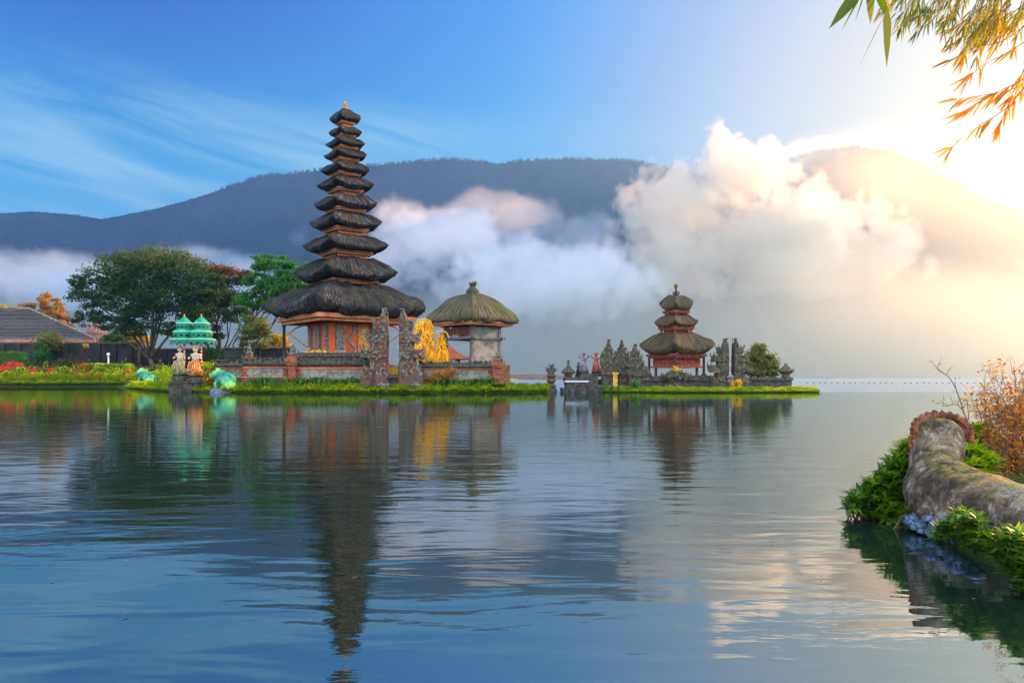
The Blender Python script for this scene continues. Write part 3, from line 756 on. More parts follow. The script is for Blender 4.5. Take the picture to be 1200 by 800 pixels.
    for sx, sy in ((1,-1),(1,1),(-1,1)):
        x, y = sx*pw*.92, sy*pw*.92
        mb = MB(); mb.box((x,y,(Z(376)+Z(432))/2), (.11,.11,(Z(376)-Z(432))/2)); mb.box((x,y,Z(428)), (.22,.22,.3))
        mb.box((x,y,Z(380)), (.17,.17,.12)); mb.build('post', M['post'], root)
        mb = MB(); mb.tube([(x,y,Z(395)),(x*.8,y*.8,Z(384)),(x*.62,y*.62,Z(379))], .07, 5); mb.tube([(x*.95,y*.95,Z(388)),(x*.6,y*.6,Z(408))], .06, 5)
        mb.build('bracket', M['orange_wood'], root)
    return root
big_meru()

# ------------------------------------------------------------------ small three-tiered pagoda
def small_meru():
    Y = 62.0; s = Y/F; base = P(792.5, 445, Y); base.z = .5
    root = empty('pagoda', base, R(42)-math.atan2(base.x, base.y))
    tag(root, 'small three-tiered pagoda with mossy brown thatch on the right islet', 'pagoda')
    Z = lambda py: CAM_H+(HOR-py)*s - base.z; K = 1.41
    tiers = [(771.5,811.5,346,365),(766,819,369,384),(748,837,391,416)]
    for i, (xl, xr, yt, yb) in enumerate(tiers):
        w = (xr-xl)*s/2/K; z0, z1 = Z(yb), Z(yt); h = z1-z0
        prof = PROF if i else [(.05,1.0),(.25,.97),(.45,.88),(.65,.70),(.84,.46),(.95,.32),(1.0,.24),(.97,.14),(.88,.04),(.78,0),(.5,.05),(.3,.08)]
        if i == 2: prof = [(.3,1.02),(.40,1.0),(.52,.90),(.66,.72),(.80,.52),(.92,.36),(1.0,.26),(.98,.16),(.9,.05),(.8,0),(.6,.06)]
        rf = thatch_roof(w, h, z0, M['thatch_brown'], root, prof, seed=20+i, n=25, lump=.08, curve=.30)
        eave_frame(w*.74, z0-.02, rf, M['brick'], t=.06+.02*i, ticks=12)
        if i < 2:
            zb, zt = Z(tiers[i+1][2])-.1, z0+h*.1; wb = (.42 if i == 0 else .40)*(tiers[i+1][1]-tiers[i+1][0])*s/2/K
            if i == 0: wb *= 1.1
            carved_panels(wb*.78, zb, zb+(zt-zb)*.72, root, seed=30+i, mat='brick')
            for sx, sy in ((1,1),(1,-1),(-1,1),(-1,-1)):
                mb = MB(); mb.box((sx*wb*.95, sy*wb*.95, (zb+zt)/2), (.06,.06,(zt-zb)/2)); mb.build('corner_post', M['brick'], root)
    finial((0,0,Z(347)-.05), .65, .22, root, M['moss_cap'])
    roof_plant((0,0,Z(341)), .65, root, 12, 'leaf_orange', n=48, spread=.35, w=.05)
    w = 1.30; zt, zb = Z(415), Z(429)
    carved_panels(w, zb, zt, root, seed=44, mat='brick')
    mb = MB(); mb.box((0,0,zb-.06),(w+.22,w+.22,.07)); mb.build('floor_slab', M['brick'], root)
    for sx, sy in ((-1,-1),(1,-1),(1,1),(-1,1)):
        mb = MB(); mb.box((sx*w*.88,sy*w*.88,(zb+Z(442))/2-.1),(.08,.08,(zb-Z(442))/2)); mb.build('stilt', M['brick_dark'], root)
    pw = .74*(837-748)*s/2/K
    for sx, sy in ((-1,-1),(1,-1),(1,1),(-1,1)):
        mb = MB(); mb.box((sx*pw*.95,sy*pw*.95,(Z(415)+Z(442))/2),(.07,.07,(Z(415)-Z(442))/2)); mb.box((sx*pw*.95,sy*pw*.95,Z(440)),(.14,.14,.15)); mb.build('post', M['post'], root)
    mb = MB(); mb.box((0,0,.35),(pw*1.05,pw*1.05,.35)); mb.build('stone_base', M['darkstone'], root)
    return root
small_meru()

# ------------------------------------------------------------------ thatched tower pavilion
def kulkul():
    Y = 60.0; s = Y/F; base = P(553.5, 445, Y); base.z = .5
    root = empty('pavilion', base, R(44)-math.atan2(base.x, base.y))
    tag(root, 'open two-level pavilion with a mossy domed thatch roof and plant on top', 'pavilion')
    Z = lambda py: CAM_H+(HOR-py)*s - base.z; K = 1.41
    w = (611.5-497.5)*s/2/K; z0, z1 = Z(379), Z(343); h = z1-z0
    prof = [(.04,1.03),(.12,1.0),(.25,.93),(.40,.82),(.55,.68),(.70,.52),(.83,.36),(.93,.23),(1.0,.12),(.99,.05),(.95,.0),(.88,-.02),(.75,.02),(.5,.08)]
    rf = thatch_roof(w, h, z0, M['thatch_moss'], root, prof, seed=60, n=41, rag=.03, lump=.06)
    mb = MB(); mb.lathe((0,0,z1-.1), [(.55,-.1),(.5,.25),(.3,.5),(.12,.6)], 9); mb.build('ridge_cap', M['moss_cap'], root)
    roof_plant((0,0,z1+.25), .7, root, 14, 'leaf_olive', n=80, spread=.7, w=.06)
    eave_frame(w*.86, z0+.02, rf, M['orange_beam'], t=.11, ticks=3)
    pw = 1.48
    zf = Z(397)
    for sx, sy in ((-1,-1),(1,-1),(1,1),(-1,1)):
        mb = MB(); mb.box((sx*pw,sy*pw,(z0+Z(436))/2),(.12,.12,(z0-Z(436))/2)); mb.box((sx*pw,sy*pw,Z(424)),(.2,.2,.35)); mb.box((sx*pw,sy*pw,z0-.25),(.2,.2,.07)); mb.build('post', M['weathered_grey_timber'], root)
    mb = MB()
    for a in (0,1):
        for sg in (-1,1):
            c = (0, sg*(pw+.02), zf) if a == 0 else (sg*(pw+.02), 0, zf+.015)
            mb.box(c, (pw+.5,.16,.10) if a == 0 else (.16,pw+.5,.10))
    mb.build('floor_beams', M['weathered_grey_timber'], root)
    mb = MB(); mb.box((0,0,zf-.03),(pw-.2,pw-.2,.03)); mb.build('upper_floor', M['post'], root)
    # right-hand panels, lower full height, upper with a stepped top
    mb = MB(); mb.box((0,-pw,(zf+Z(424))/2),(pw-.14,.05,(zf-Z(424))/2-.1)); mb.build('lower_panel', M['greypanel'], root)
    mb = MB(); mb.box((0,-pw,(zf+Z(385))/2+.08),(pw-.14,.045,(Z(385)-zf)/2-.08))
    for k in range(9): mb.box((-pw+.3+k*.33,-pw,Z(385)+.05+.08*(k%3)),(.12,.05,.12))
    mb.build('upper_panel', M['greypanel'], root)
    mb = MB()
    for k in range(8): mb.box((-pw,-pw+.3+k*.34,Z(390)+.06*(k%3)),(.05,.13,.30+.05*(k%2)))
    mb.build('carved_rail', M['brick_dark'], root)
    mb = MB(); mb.tube([(-.5,.2,zf+.02),(-.5,.2,zf+.3),(-.5,.2,zf+.5)],[.5,.42,.1],9); mb.build('drum', M['orange_wood'], root)
    mb = MB(); mb.box((0,0,Z(436)/2+.2),(pw+.6,pw+.6,Z(436)/2+.4)); mb.build('stone_base', M['brick_dark'], root)
kulkul()
# ------------------------------------------------------------------ ground sheets
def ground(name, outline, h, inner=None, edge_drop=-.6, bumpy=.05, mat='soil'):
    """a raised sheet: outline polygon at the waterline, rising to h within a metre"""
    bm = bmesh.new()
    c = sum((Vector((x, y, 0)) for x, y in outline), Vector())/len(outline)
    rings = [(1.0, edge_drop), (1.0, .06), (.985, .16)] + [(q, h) for q in (.95, .8, .6, .4, .2)]
    L = []
    for q, z in rings:
        L.append([bm.verts.new((c.x+(x-c.x)*q, c.y+(y-c.y)*q, z+(mnoise.noise(Vector((x*q, y*q, 0)))*bumpy if z > .1 else 0))) for x, y in outline])
    n = len(outline)
    for a, b in zip(L, L[1:]):
        for i in range(n): bm.faces.new((a[i], a[(i+1)%n], b[(i+1)%n], b[i]))
    bm.faces.new(L[-1])
    me = bpy.data.meshes.new(name); bm.to_mesh(me); bm.free()
    o = link(name, me, M[mat], None, True); return tag(o, kind='structure')
def xy(px, Y): return ((px-600)/F*Y, Y)
def dens(poly, n):
    return [tuple(p) for p in curve_pts([(*p, 0) for p in poly], n)]
isl_front = [xy(150,76), xy(165,70), xy(182,62), xy(210,57.5), xy(245,55), xy(300,53.2), xy(380,52.3), xy(470,52), xy(560,52.6), xy(620,53.6), xy(641,54.6)]
isl_back = [xy(648,55.6), xy(640,57), xy(600,60), xy(592,70), xy(560,84), xy(420,92), xy(300,94), xy(180,90), xy(140,82)]
isl = [p[:2] for p in dens(isl_front, 60)] + [p[:2] for p in dens(isl_back, 40)]
ground('temple_islet_ground', isl, .5)
ris = [p[:2] for p in dens([xy(690,56.5), xy(700,55.3), xy(760,54), xy(850,53.6), xy(930,54.4), xy(958,55.2), xy(955,56), xy(925,57), xy(915,64), xy(880,70), xy(760,70), xy(700,66), xy(690,56.5)], 70)][:-1]
ground('small_islet_ground', ris, .28)
lb = [p[:2] for p in dens([xy(-140,88), xy(-20,88), xy(60,87.5), xy(120,88), xy(175,87), xy(200,92)], 30)] + [xy(215,110), xy(340,112), xy(380,135), xy(300,170), xy(-160,170)]
ground('left_bank_ground', lb, 1.0)

def tufts(name, line, label, width, n, h, mat, z0=.1, seed=0, over=.25, cat='grass', w=.05, zr=.25, tone_scale=.9):
    """blade grass scattered in a strip along a shoreline, some hanging over the edge"""
    rng = np.random.default_rng(seed); L = np.array([p[:2] for p in line]); seg = np.linalg.norm(np.diff(L, axis=0), axis=1)
    cs = np.concatenate([[0], np.cumsum(seg)]); u = rng.uniform(0, cs[-1], n)
    x = np.interp(u, cs, L[:, 0]); y = np.interp(u, cs, L[:, 1]); k = rng.uniform(-over, 1, n)**1
    d = width*np.where(k < 0, k*over*2, k)
    y = y + d; z = np.clip(z0+np.clip(d, -.1, 1.2)*zr, .0, z0+zr)+np.zeros(n)
    lump = np.array([mnoise.noise(Vector((a*1.4, b*1.4, seed))) for a, b in zip(x, y)])
    hh = h*rng.uniform(.55, 1.2, n)*(1+lump*.7); a = rng.uniform(0, 2*np.pi, n)
    lean = np.stack([np.cos(a), np.sin(a)-.35, np.zeros(n)], 1)*hh[:, None]*.75
    lean[d < 0, 1] -= hh[d < 0]*.5
    b = np.stack([x, y, z], 1); sd = np.stack([-np.sin(a), np.cos(a), np.zeros(n)], 1)*w
    mid = b+lean*.4+np.array([0,0,1])*hh[:, None]*.75; tip = b+lean+np.array([0,0,1])*(hh*np.where(d < 0, .35, .85))[:, None]
    V = np.stack([b-sd, b+sd, mid+sd*.8, tip, mid-sd*.8], 1).reshape(-1, 3)
    me = np_mesh(name, V, np.arange(5*n).reshape(-1, 5))
    tn = rng.uniform(0, 1, n)*.6+np.clip(lump*1.3+.4, 0, 1)*.4
    at = me.attributes.new('tone', 'FLOAT', 'FACE'); at.data.foreach_set('value', ((tn*.75+.30)*tone_scale).astype(np.float32))
    o = link(name, me, M[mat]); return tag(o, label, cat, kind='stuff')
tufts('shore_grass', [p[:2] for p in dens(isl_front, 80)], 'bright yellow-green grass hanging over the edge of the temple islet', 1.3, 15000, .34, 'grass', .12, 1)
tufts('shore_grass', [p[:2] for p in dens([xy(690,56), xy(700,55.3), xy(760,54), xy(850,53.6), xy(930,54.4), xy(960,55.4)], 60)], 'thin bright grass rim around the small right islet', .8, 8500, .17, 'grass', .08, 2)
tufts('bank_border', [p[:2] for p in dens([xy(-140,88), xy(-20,88), xy(60,87.5), xy(120,88), xy(175,87)], 30)], 'low yellow-green edging plants along the left bank at the water', 1.0, 9000, .5, 'grass', .35, 3, w=.07, zr=.6, cat='border plants')

# ------------------------------------------------------------------ strap-leaved plants and flowers (things: each clump)
def strap_clump(px, py, Y, h, label, seed, mat='leaf_lush', n=40, name='strap_plant', group='green strap-leaved plants along the temple wall', flowers=None, spread=.55, w=.05):
    rng = np.random.default_rng(seed); V, Fc, T = [], [], []; c = P(px, py, Y)
    for i in range(5): strap_plant(V, Fc, T, rng.normal(size=3)*np.array([.28,.12,0]), h, n//5, rng, spread, w)
    me = bpy.data.meshes.new(name); me.from_pydata([tuple(v) for v in V], [], [f if f[2] != f[3] else f[:3] for f in Fc]); me.update()
    at = me.attributes.new('tone', 'FLOAT', 'FACE'); at.data.foreach_set('value', np.array(T, dtype=np.float32))
    o = link(name, me, M[mat]); o.location = c; tag(o, label, 'plant', group)
    return o
_r = random.Random(9)
def STRAP(px):
    for lim, t in ((330,'green strap-leaved plant below the bluish wall panel'),(350,'green strap-leaved plant at the foot of the small dark pillar shrine'),(385,'green strap-leaved plant below the left half of the long wall panel'),
                   (430,'green strap-leaved plant just left of the tall split gate'),(530,'green strap-leaved plant beside the rusty shrub'),(556,'green strap-leaved plant below the pavilion wall panel'),(600,'green strap-leaved plant at the foot of the right corner pillar')):
        if px < lim: return t
for i, px in enumerate([296,306,316,327,338,352,362,372,383,394,405,416,426,505,515,526,537,548,559,570,581]):
    strap_clump(px+_r.uniform(-2,2), 452, 53.2+_r.uniform(-.2,.3), _r.uniform(.55,.85), STRAP(px), i, group='strap-leaved plants, '+STRAP(px)[-28:])
for i, px in enumerate([250,262,274,286]):
    strap_clump(px, 454, 56.5, .7, 'green leafy plant beside the big frog statue', 50+i, group='leafy plants beside the big frog')
strap_clump(712, 458, 54.6, .5, 'small pale leafy plant at the left end of the right islet', 60, group=None)
strap_clump(742, 457, 54.6, .85, 'bright green leafy plant below the third stone spire', 61, group=None)
strap_clump(863, 457, 54.6, .9, 'yellow-green leafy plant at the foot of the right islet gateway', 62, 'leaf_yellow', group=None)

# left bank flower bed
def bed(name, x0, x1, py, Y, n, mat, leaf, hz, label, cat, seed, kind='stuff', toned=None):
    rng = np.random.default_rng(seed)
    px = rng.uniform(x0, x1, n); yy = Y+rng.uniform(-.8, .8, n)
    C = np.stack([(px-600)/F*yy, yy, CAM_H-(py-HOR)/F*yy+np.abs(rng.normal(size=n))*hz*(1+np.array([mnoise.noise(Vector((p*.12, seed, 0))) for p in px]))], 1)
    V, Fc = leaf_quads(C, leaf*rng.uniform(.6,1.3,n), rng, .6)
    o = foliage_obj(name, V, Fc, rng.uniform(0,1,n), M[mat]); return tag(o, label, cat, kind=kind)
bed('bank_leaves', -60, 200, 442, 89.5, 7000, 'grass', .28, .30, 'mixed yellow-green flower bed foliage on the left bank', 'flower bed', 11)
bed('bank_leaves', -60, 200, 438, 92, 5000, 'leaf_olive', .32, .45, 'darker leafy bed behind the front flower border of the left bank', 'flower bed', 12)
for i, (px, py, r) in enumerate([(12,428,.7),(5,431,.5),(22,427,.4),(38,434,.35),(58,434,.4),(88,438,.6),(104,439,.55),(96,441,.5),(150,436,.35),(118,440,.3)]):
    clump_thing('red_flowers', ('clump of bright red flowers beneath the tall hedge by the hall' if px < 30 else 'small spot of red flowers between pale plants left of the topiary ball' if px < 80 else 'clump of red flowers around the foot of the topiary ball' if px < 112 else 'small red flower spot beneath the clipped hedge'), 'flowers', tuple(P(px,py,88.8)), (r,.4,r*.6), 160, .16, 'flower_red', seed=70+i, group=('red flowers beneath the tall hedge' if px < 30 else 'red flowers left of the topiary' if px < 80 else 'red flowers at the topiary' if px < 112 else 'red flowers beneath the clipped hedge'))
for i, (px, py, h) in enumerate([(24,434,1.0),(40,440,.9),(62,440,.9),(75,436,1.3),(80,438,1.1),(10,438,.9)]):
    strap_clump(px, py+4, 88.6, h, 'pale yellow-green leafy plant among the red flowers', 90+i, 'grass', group='pale leafy plants in the flower bed', w=.09)
# clipped hedges and topiary
def hedge(px0, px1, py0, py1, Y, label, seed, mat, tone=None, n=5000, leaf=.2):
    a, b = P(px0, py1, Y), P(px1, py0, Y); c = (a+b)/2; rng = np.random.default_rng(seed)
    hx, hz, hy = (b.x-a.x)/2, (b.z-a.z)/2, .8
    k = rng.integers(0, 3, n); q = rng.uniform(-1, 1, (n, 3))
    sg = rng.choice([-1, 1], n)
    for ax in range(3):
        m = k == ax; q[m, ax] = sg[m] if ax != 2 else 1
    nrm = (np.abs(q)**5).sum(1, keepdims=True)**(1/5); q = q/np.maximum(nrm, 1)*1.0
    lump = np.array([mnoise.noise(Vector(p*np.array([hx,hy,hz])*1.1)) for p in q])
    C = q*np.array([hx,hy,hz])*(1+lump[:, None]*.14)*rng.uniform(.9, 1.03, (n, 1))
    V, Fc = leaf_quads(C, leaf*rng.uniform(.6,1.3,n), rng, .6)
    o = foliage_obj('hedge', V, Fc, rng.uniform(0,1,n)*.6+np.clip(.3+lump,0,.4), M[mat]); o.location = c
    mb = MB(); mb.box((0,0,0), (hx*.86, hy*.8, hz*.86))
    mb.build('hedge_core', M['soil'], o)
    return tag(o, label, 'hedge')
hedge(-40, 32, 412, 428, 93, 'tall dark green hedge by the left edge under the hall roof', 1, 'leaf_bright')
hedge(105, 155, 426, 437, 91, 'low clipped bright yellow-green hedge beside the round topiary', 2, 'grass', n=4000)
hedge(33, 95, 424, 434, 98, 'dark low hedge running along the soot-dark boundary wall', 3, 'leaf_dark', n=4000)
clump_thing('topiary_ball', 'round golden brown topiary ball in front of the dark wall', 'topiary', tuple(P(99,431.5,90)), (.68,.68,.62), 1500, .15, 'leaf_orange', seed=5, smooth_ball=True)
clump_thing('shrub', 'climbing green shrub with yellow tips hanging over the hall eave', 'shrub', tuple(P(58,400,99)), (1.7,.9,1.2), 1300, .3, 'leaf_olive', seed=6)
clump_thing('shrub', 'conical dark green shrub before the dark boundary wall', 'shrub', tuple(P(53,416,98)), (.9,.8,1.5), 1400, .26, 'leaf_bright', seed=7, tone=.25)
clump_thing('shrub', 'thin reddish shrub low before the dark boundary wall', 'shrub', tuple(P(80,427,96)), (2.2,.8,.7), 900, .26, 'leaf_red', seed=8)

# ------------------------------------------------------------------ trees of the left bank
ORANGE = 'autumn coloured trees behind the hall'
tree('tree', 'large dark green spreading tree with forked trunk in front of the black wall', 'tree', (181,431), 92,
     [(140,318,36,24),(180,305,40,20),(215,318,34,22),(110,345,26,18),(150,350,40,22),(195,345,42,26),(230,350,26,26),(105,372,22,12),(165,375,32,12),(235,378,20,12),(92,332,12,14),(250,335,16,16),(165,330,34,24),(135,382,22,10),(200,384,24,10),(160,388,18,7),(228,366,22,12)],
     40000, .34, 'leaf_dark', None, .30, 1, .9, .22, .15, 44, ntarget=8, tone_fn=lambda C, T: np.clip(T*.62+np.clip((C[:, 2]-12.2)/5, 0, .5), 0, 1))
tree('tree', 'tree with dark leaves and a rusty red top behind the green umbrellas', 'tree', (257,424), 96,
     [(262,322,26,12),(285,325,16,9),(255,345,24,18),(240,362,18,14),(270,365,20,14),(225,385,14,12),(248,392,12,14)],
     13000, .34, 'leaf_red', None, .26, 2, .9, .25, .18, 22, tone_fn=lambda C, T: np.clip(T*.55+np.clip((C[:, 2]-12.9)/2.4, 0, .42), 0, 1))
tree('tree', 'bright green flat-layered tree left of the tall pagoda', 'tree', (268,424), 90,
     [(318,310,22,11),(345,318,22,12),(300,330,20,12),(330,335,30,14),(355,345,18,14),(295,352,22,10),(325,358,22,8),(282,372,12,6)],
     16000, .34, 'leaf_bright', None, .22, 3, .9, .2, .17, 20)
tree('tree', 'small open-crowned tree with olive leaves before the pale mist', 'tree', (300,420), 84,
     [(298,382,16,14),(306,396,14,12),(292,400,10,10)], 3600, .30, 'leaf_olive', None, .10, 4, .6, .3, .2, 16)
tree('tree', 'orange brown tree rising behind the hall roof', 'tree', (60,420), 130, [(60,352,14,9),(52,365,12,8),(66,368,12,10),(75,380,10,8)], 5200, .36, 'leaf_orange', ORANGE, .22, 5, 1.0, .2, .16, 18)
tree('tree', 'low golden brown treetop above the hall ridge', 'tree', (35,410), 128, [(34,360,10,5),(24,363,8,4),(50,372,12,5)], 2400, .36, 'leaf_orange', ORANGE, .15, 6, 1.0)
tree('tree', 'yellow-green treetop at the left edge above the hall', 'tree', (2,410), 128, [(2,360,14,6),(12,363,8,4),(-14,352,10,8)], 2600, .36, 'leaf_yellow', ORANGE, .15, 7, 1.0)
tree('tree', 'bare pinkish twiggy tree just right of the hall roof', 'tree', (112,412), 125, [(110,386,10,9),(120,394,12,6),(102,394,8,6)], 1500, .30, 'leaf_pink', None, .14, 8, 1.0, .3, .25)
tree('tree', 'pale orange shrubby tree behind the dark wall', 'tree', (128,412), 122, [(128,398,14,5),(116,399,10,4)], 1700, .34, 'leaf_pink', None, .10, 9, 1.0)
tree('tree', 'green bushy tree behind the wall under the big tree crown', 'tree', (138,412), 120, [(138,390,12,10),(130,396,10,8),(148,398,10,6)], 2400, .34, 'leaf_bright', None, .14, 10, 1.0)
tree('tree', 'glowing yellow tree behind the wall left of the forked trunk', 'tree', (160,412), 118, [(158,388,9,8),(166,396,10,7),(152,394,6,6)], 2800, .32, 'leaf_yellow', None, .12, 11, 1.0)
tree('tree', 'round yellow shrub tree left of the pagoda posts', 'tree', (326,414), 92, [(322,398,12,8),(334,400,7,7),(312,404,8,6)], 3400, .27, 'leaf_yellow', None, .10, 12, .6)
tree('palm_tree', 'tiny feathery palm in front of the black wall', 'palm tree', (100,414), 96, [(100,405,3,2)], 60, .5, 'leaf_yellow', None, .05, 13, 1.0)
tree('tree', 'round dense small tree with olive leaves behind the right islet wall', 'tree', (893,444), 60,
     [(890,410,9,8),(884,420,12,10),(899,424,12,10),(905,434,9,7),(878,434,7,7),(892,434,16,8)], 8500, .2, 'leaf_olive', None, .12, 14, .3, .2, .20, 70)
tree('shrub', 'rusty leafless shrub left of the thatched pavilion', 'shrub', (520,452), 53.0, [(516,440,12,7),(510,446,8,5),(526,434,7,6)], 1500, .17, 'leaf_orange', None, .03, 15, .4, .3)
# ridge-line shrubs inside the temple
clump_thing('shrub', 'yellow-green shrub on the wall top left of the shrine room', 'shrub', tuple(P(368,419,60)), (1.4,.6,.55), 1100, .2, 'leaf_yellow', seed=31)
clump_thing('shrub', 'dark shrub beside the umbrellas at the wall end', 'shrub', tuple(P(246,416,60)), (.8,.6,.8), 900, .22, 'leaf_dark', seed=32)
clump_thing('shrub', 'bright yellow-green bush right of the statues under the umbrellas', 'shrub', tuple(P(241,436,57.6)), (.5,.5,1.0), 1000, .2, 'grass', seed=33)
clump_thing('shrub', 'yellow-green bush left of the statues under the umbrellas', 'shrub', tuple(P(196,440,66)), (1.0,.6,.8), 1000, .22, 'grass', seed=34)

# ------------------------------------------------------------------ hall roof and dark walls (left bank)
def hall():
    Y = 108.0; root = empty('hall', P(0, 430, Y)); b = root.location
    tag(root, 'low hall with a broad grey tiled roof at the left edge', 'hall')
    e0, r0 = P(-130, 398, Y-7), P(-130, 361, Y); e1, r1 = P(112, 398, Y-7), P(34, 362, Y)
    bk0, bk1 = P(-130, 398, Y+7), P(108, 398, Y+7)
    # tiles: courses stepped over the front and hip slopes
    bm = bmesh.new(); nC, nU = 22, 90
    def slope(A, B, C_, D):
        """A,B eave ends, D,C_ ridge ends"""
        for i in range(nC):
            for q in range(2):
                t = (i+q)/nC; lift = .07 if q == 0 else 0.0
                row = []
                for j in range(nU+1):
                    u = j/nU; p = A.lerp(B, u).lerp(D.lerp(C_, u), t) + Vector((0,0,.05+lift+.03*math.sin(j*math.pi)))
                    row.append(bm.verts.new(p-b))
                if q == 0: first = row
                else:
                    for j in range(nU): bm.faces.new((first[j], first[j+1], row[j+1], row[j]))
    slope(e0, e1, r1, r0); slope(e1, bk1, r1+Vector((.01,0,0)), r1); slope(bk1, bk0, r0, r1)
    me = bpy.data.meshes.new('roof'); bm.to_mesh(me); bm.free()
    t = NT('grey_roof_tiles'); v = t.coord('Object')
    br = t.n('ShaderNodeTexBrick'); t.t.links.new(t.coord('Object', (1.9, .01, 2.4), (R(90),0,0)), br.inputs['Vector']); br.inputs['Scale'].default_value = 1.0
    n1 = t.noise(1.6, 5, .6, v); n2 = t.noise(9, 3, .6, v)
    col = t.mix(t.rng(n1, .3, .7), (.04,.033,.03), (.14,.115,.10)); col = t.mix(t.rng(n2, .55, .7), col, (.24,.2,.17))
    wv = t.n('ShaderNodeTexWave'); wv.wave_type = 'BANDS'; wv.bands_direction = 'X'; wv.inputs['Scale'].default_value = 1.1; wv.inputs['Distortion'].default_value = .6; t.t.links.new(v, wv.inputs[0])
    col = t.mix(t.math('MULTIPLY', t.rng(wv.outputs[1], .0, .45, 1, 0), .7), col, (.02,.018,.018))
    link('roof', me, t.finish(t.bsdf(col, .85, t.bump(n2, .8, .08))), root)
    mb = MB(); mb.tube([r0-b+Vector((0,0,.1)), r1-b+Vector((0,0,.1))], .16, 6); mb.tube([r1-b+Vector((0,0,.1)), e1-b+Vector((0,0,.14))], .13, 6); mb.build('ridge_tiles', M['greypanel'], root)
    mb = MB(); c = (e0+e1)/2-b; mb.box((c.x, c.y+.3, c.z-.12), ((e1.x-e0.x)/2-.2, .12, .14)); mb.build('eave_board', M['orange_beam'], root)
    mb = MB(); mb.box((c.x-.6, c.y+7.5, (c.z-.3)/2-.1), ((e1.x-e0.x)/2-1.6, 5.6, (c.z)/2)); mb.build('wall', M['blackwall'], root)
hall()
def wall_run(px0, px1, ytop, ybot, Y, label, mats=('blackwall','moss_cap'), thick=.35, cap=.22, name='boundary_wall', buttress=0):
    a, b = P(px0, ytop, Y), P(px1, ytop, Y); zb = P(px0, ybot, Y).z; c = Vector(((a.x+b.x)/2, Y, zb))
    root = empty(name, c); tag(root, label, 'wall'); hx = (b.x-a.x)/2; h = a.z-zb
    mb = MB(); mb.box((0,0,(h-cap)/2), (hx, thick, (h-cap)/2))
    for k in range(buttress):
        x = -hx+2*hx*(k+.5)/buttress; mb.box((x,-thick-.08,(h-cap)/2), (.35,.08,(h-cap)/2-.002))
    mb.build('wall_face', M[mats[0]], root)
    mb = MB()
    n = max(4, int(hx*2/.6)); pts = []
    for k in range(n):
        x = -hx-.1+(2*hx+.2)*(k+.5)/n
        mb.box((x, 0, h-cap/2+mnoise.noise(Vector((x,Y,0)))*.03), ((2*hx+.2)/n/2+.001*(k%2), thick+.13+.012*(k%2), cap/2+.006*(k%3)), taper=.8)
    mb.build('wall_cap', M[mats[1]], root)
    return root
wall_run(-60, 163, 401, 432, 100, 'tall soot-dark boundary wall between hall and big tree', buttress=12)
wall_run(165, 262, 408, 432, 104, 'lower soot-dark wall behind the forked tree and umbrellas', buttress=5)
wall_run(263, 345, 407, 432, 86, 'dark flat wall with a pale edge behind the temple wall, left of the pagoda', cap=.15, buttress=0)
# garden lamp
def lamp():
    b = P(127, 428, 92); root = empty('garden_lamp', b); tag(root, 'white post lamp with small round head before the dark wall', 'lamp')
    t = NT('white_paint'); wm = t.finish(t.bsdf((.8,.8,.76), .4))
    M['white'] = wm
    mb = MB(); mb.lathe((0,0,0), [(.14,-.6),(.09,.1),(.08,1.1),(.12,1.15)], 8); mb.build('post', wm, root)
    mb = MB(); mb.ball((0,0,1.32), (.2,.2,.2), 10, 8); mb.build('lamp_head', wm, root, True)
lamp()

# ------------------------------------------------------------------ temple enclosure wall
def panel_wall(px0, px1, yc0, yc1, ypl0, ypl1, ybase, Y, label, panels, seed=0):
    """mossy roofed cap yc0..yc1, red band, inset grey panels ypl0..ypl1, plinth to ybase"""
    s = Y/F; x0, x1 = (px0-600)*s, (px1-600)*s; zb = CAM_H-(ybase-HOR)*s; Z = lambda py: CAM_H-(py-HOR)*s-zb
    root = empty('temple_wall', ((x0+x1)/2, Y, zb)); tag(root, label, 'wall', 'sections of the temple enclosure wall'); hx = (x1-x0)/2
    th = .30; rnd = random.Random(seed)
    mb = MB(); mb.box((0,0,Z(yc1)/2), (hx, th, Z(yc1)/2)); mb.build('wall_body', M['brick'], root)
    mb = MB(); mb.box((0,0,.14), (hx+.04, th+.16, .14)); mb.box((0,0,.35), (hx+.02, th+.09, .08)); mb.build('plinth', M['brick_dark'], root)
    mb = MB()
    for a, b in panels:
        xa, xb = (a-600)*s-(x0+x1)/2, (b-600)*s-(x0+x1)/2; zz = (Z(ypl0)+Z(ypl1))/2; hz = (Z(ypl0)-Z(ypl1))/2
        mb.box(((xa+xb)/2, -th-.03, zz), ((xb-xa)/2-.12, .03, hz)); mb.box(((xa+xb)/2, -th-.024, zz), ((xb-xa)/2, .022, hz*.55))
    mb.build('inset_panel', M['greypanel'], root)
    mb = MB()
    for zz, d in ((Z(ypl0)+.10, .07), (Z(ypl1)-.06, .06)): mb.box((0,0,zz), (hx+.01, th+d, .045))
    mb.build('string_course', M['orange_beam'], root)
    mb = MB(); h = Z(yc0)-Z(yc1); n = int(hx*2/.34)
    mb.box((0,0,Z(yc1)+.05), (hx+.05, th+.22, .05))
    for k in range(n):
        x = -hx+2*hx*(k+.5)/n
        mb.box((x, 0, Z(yc1)+.1+h*.30), (hx/n*1.04+.001*(k%2), (th+.26)*rnd.uniform(.93,1.05), h*.30*rnd.uniform(.9,1.1)), taper=.72)
        if rnd.random() < .8: mb.ball((x, rnd.uniform(-.25,.0)-th*.6, Z(yc1)+.1+h*.62), (hx/n*.9, .16, h*.22), 6, 4, jit=.35, seed=rnd.random())
    mb.build('wall_cap', M['moss_cap'], root)
    return root
panel_wall(254, 289, 421, 430, 433, 441, 449, 56, 'temple wall section with grey panel behind the big frog', [(258,286)], 1)
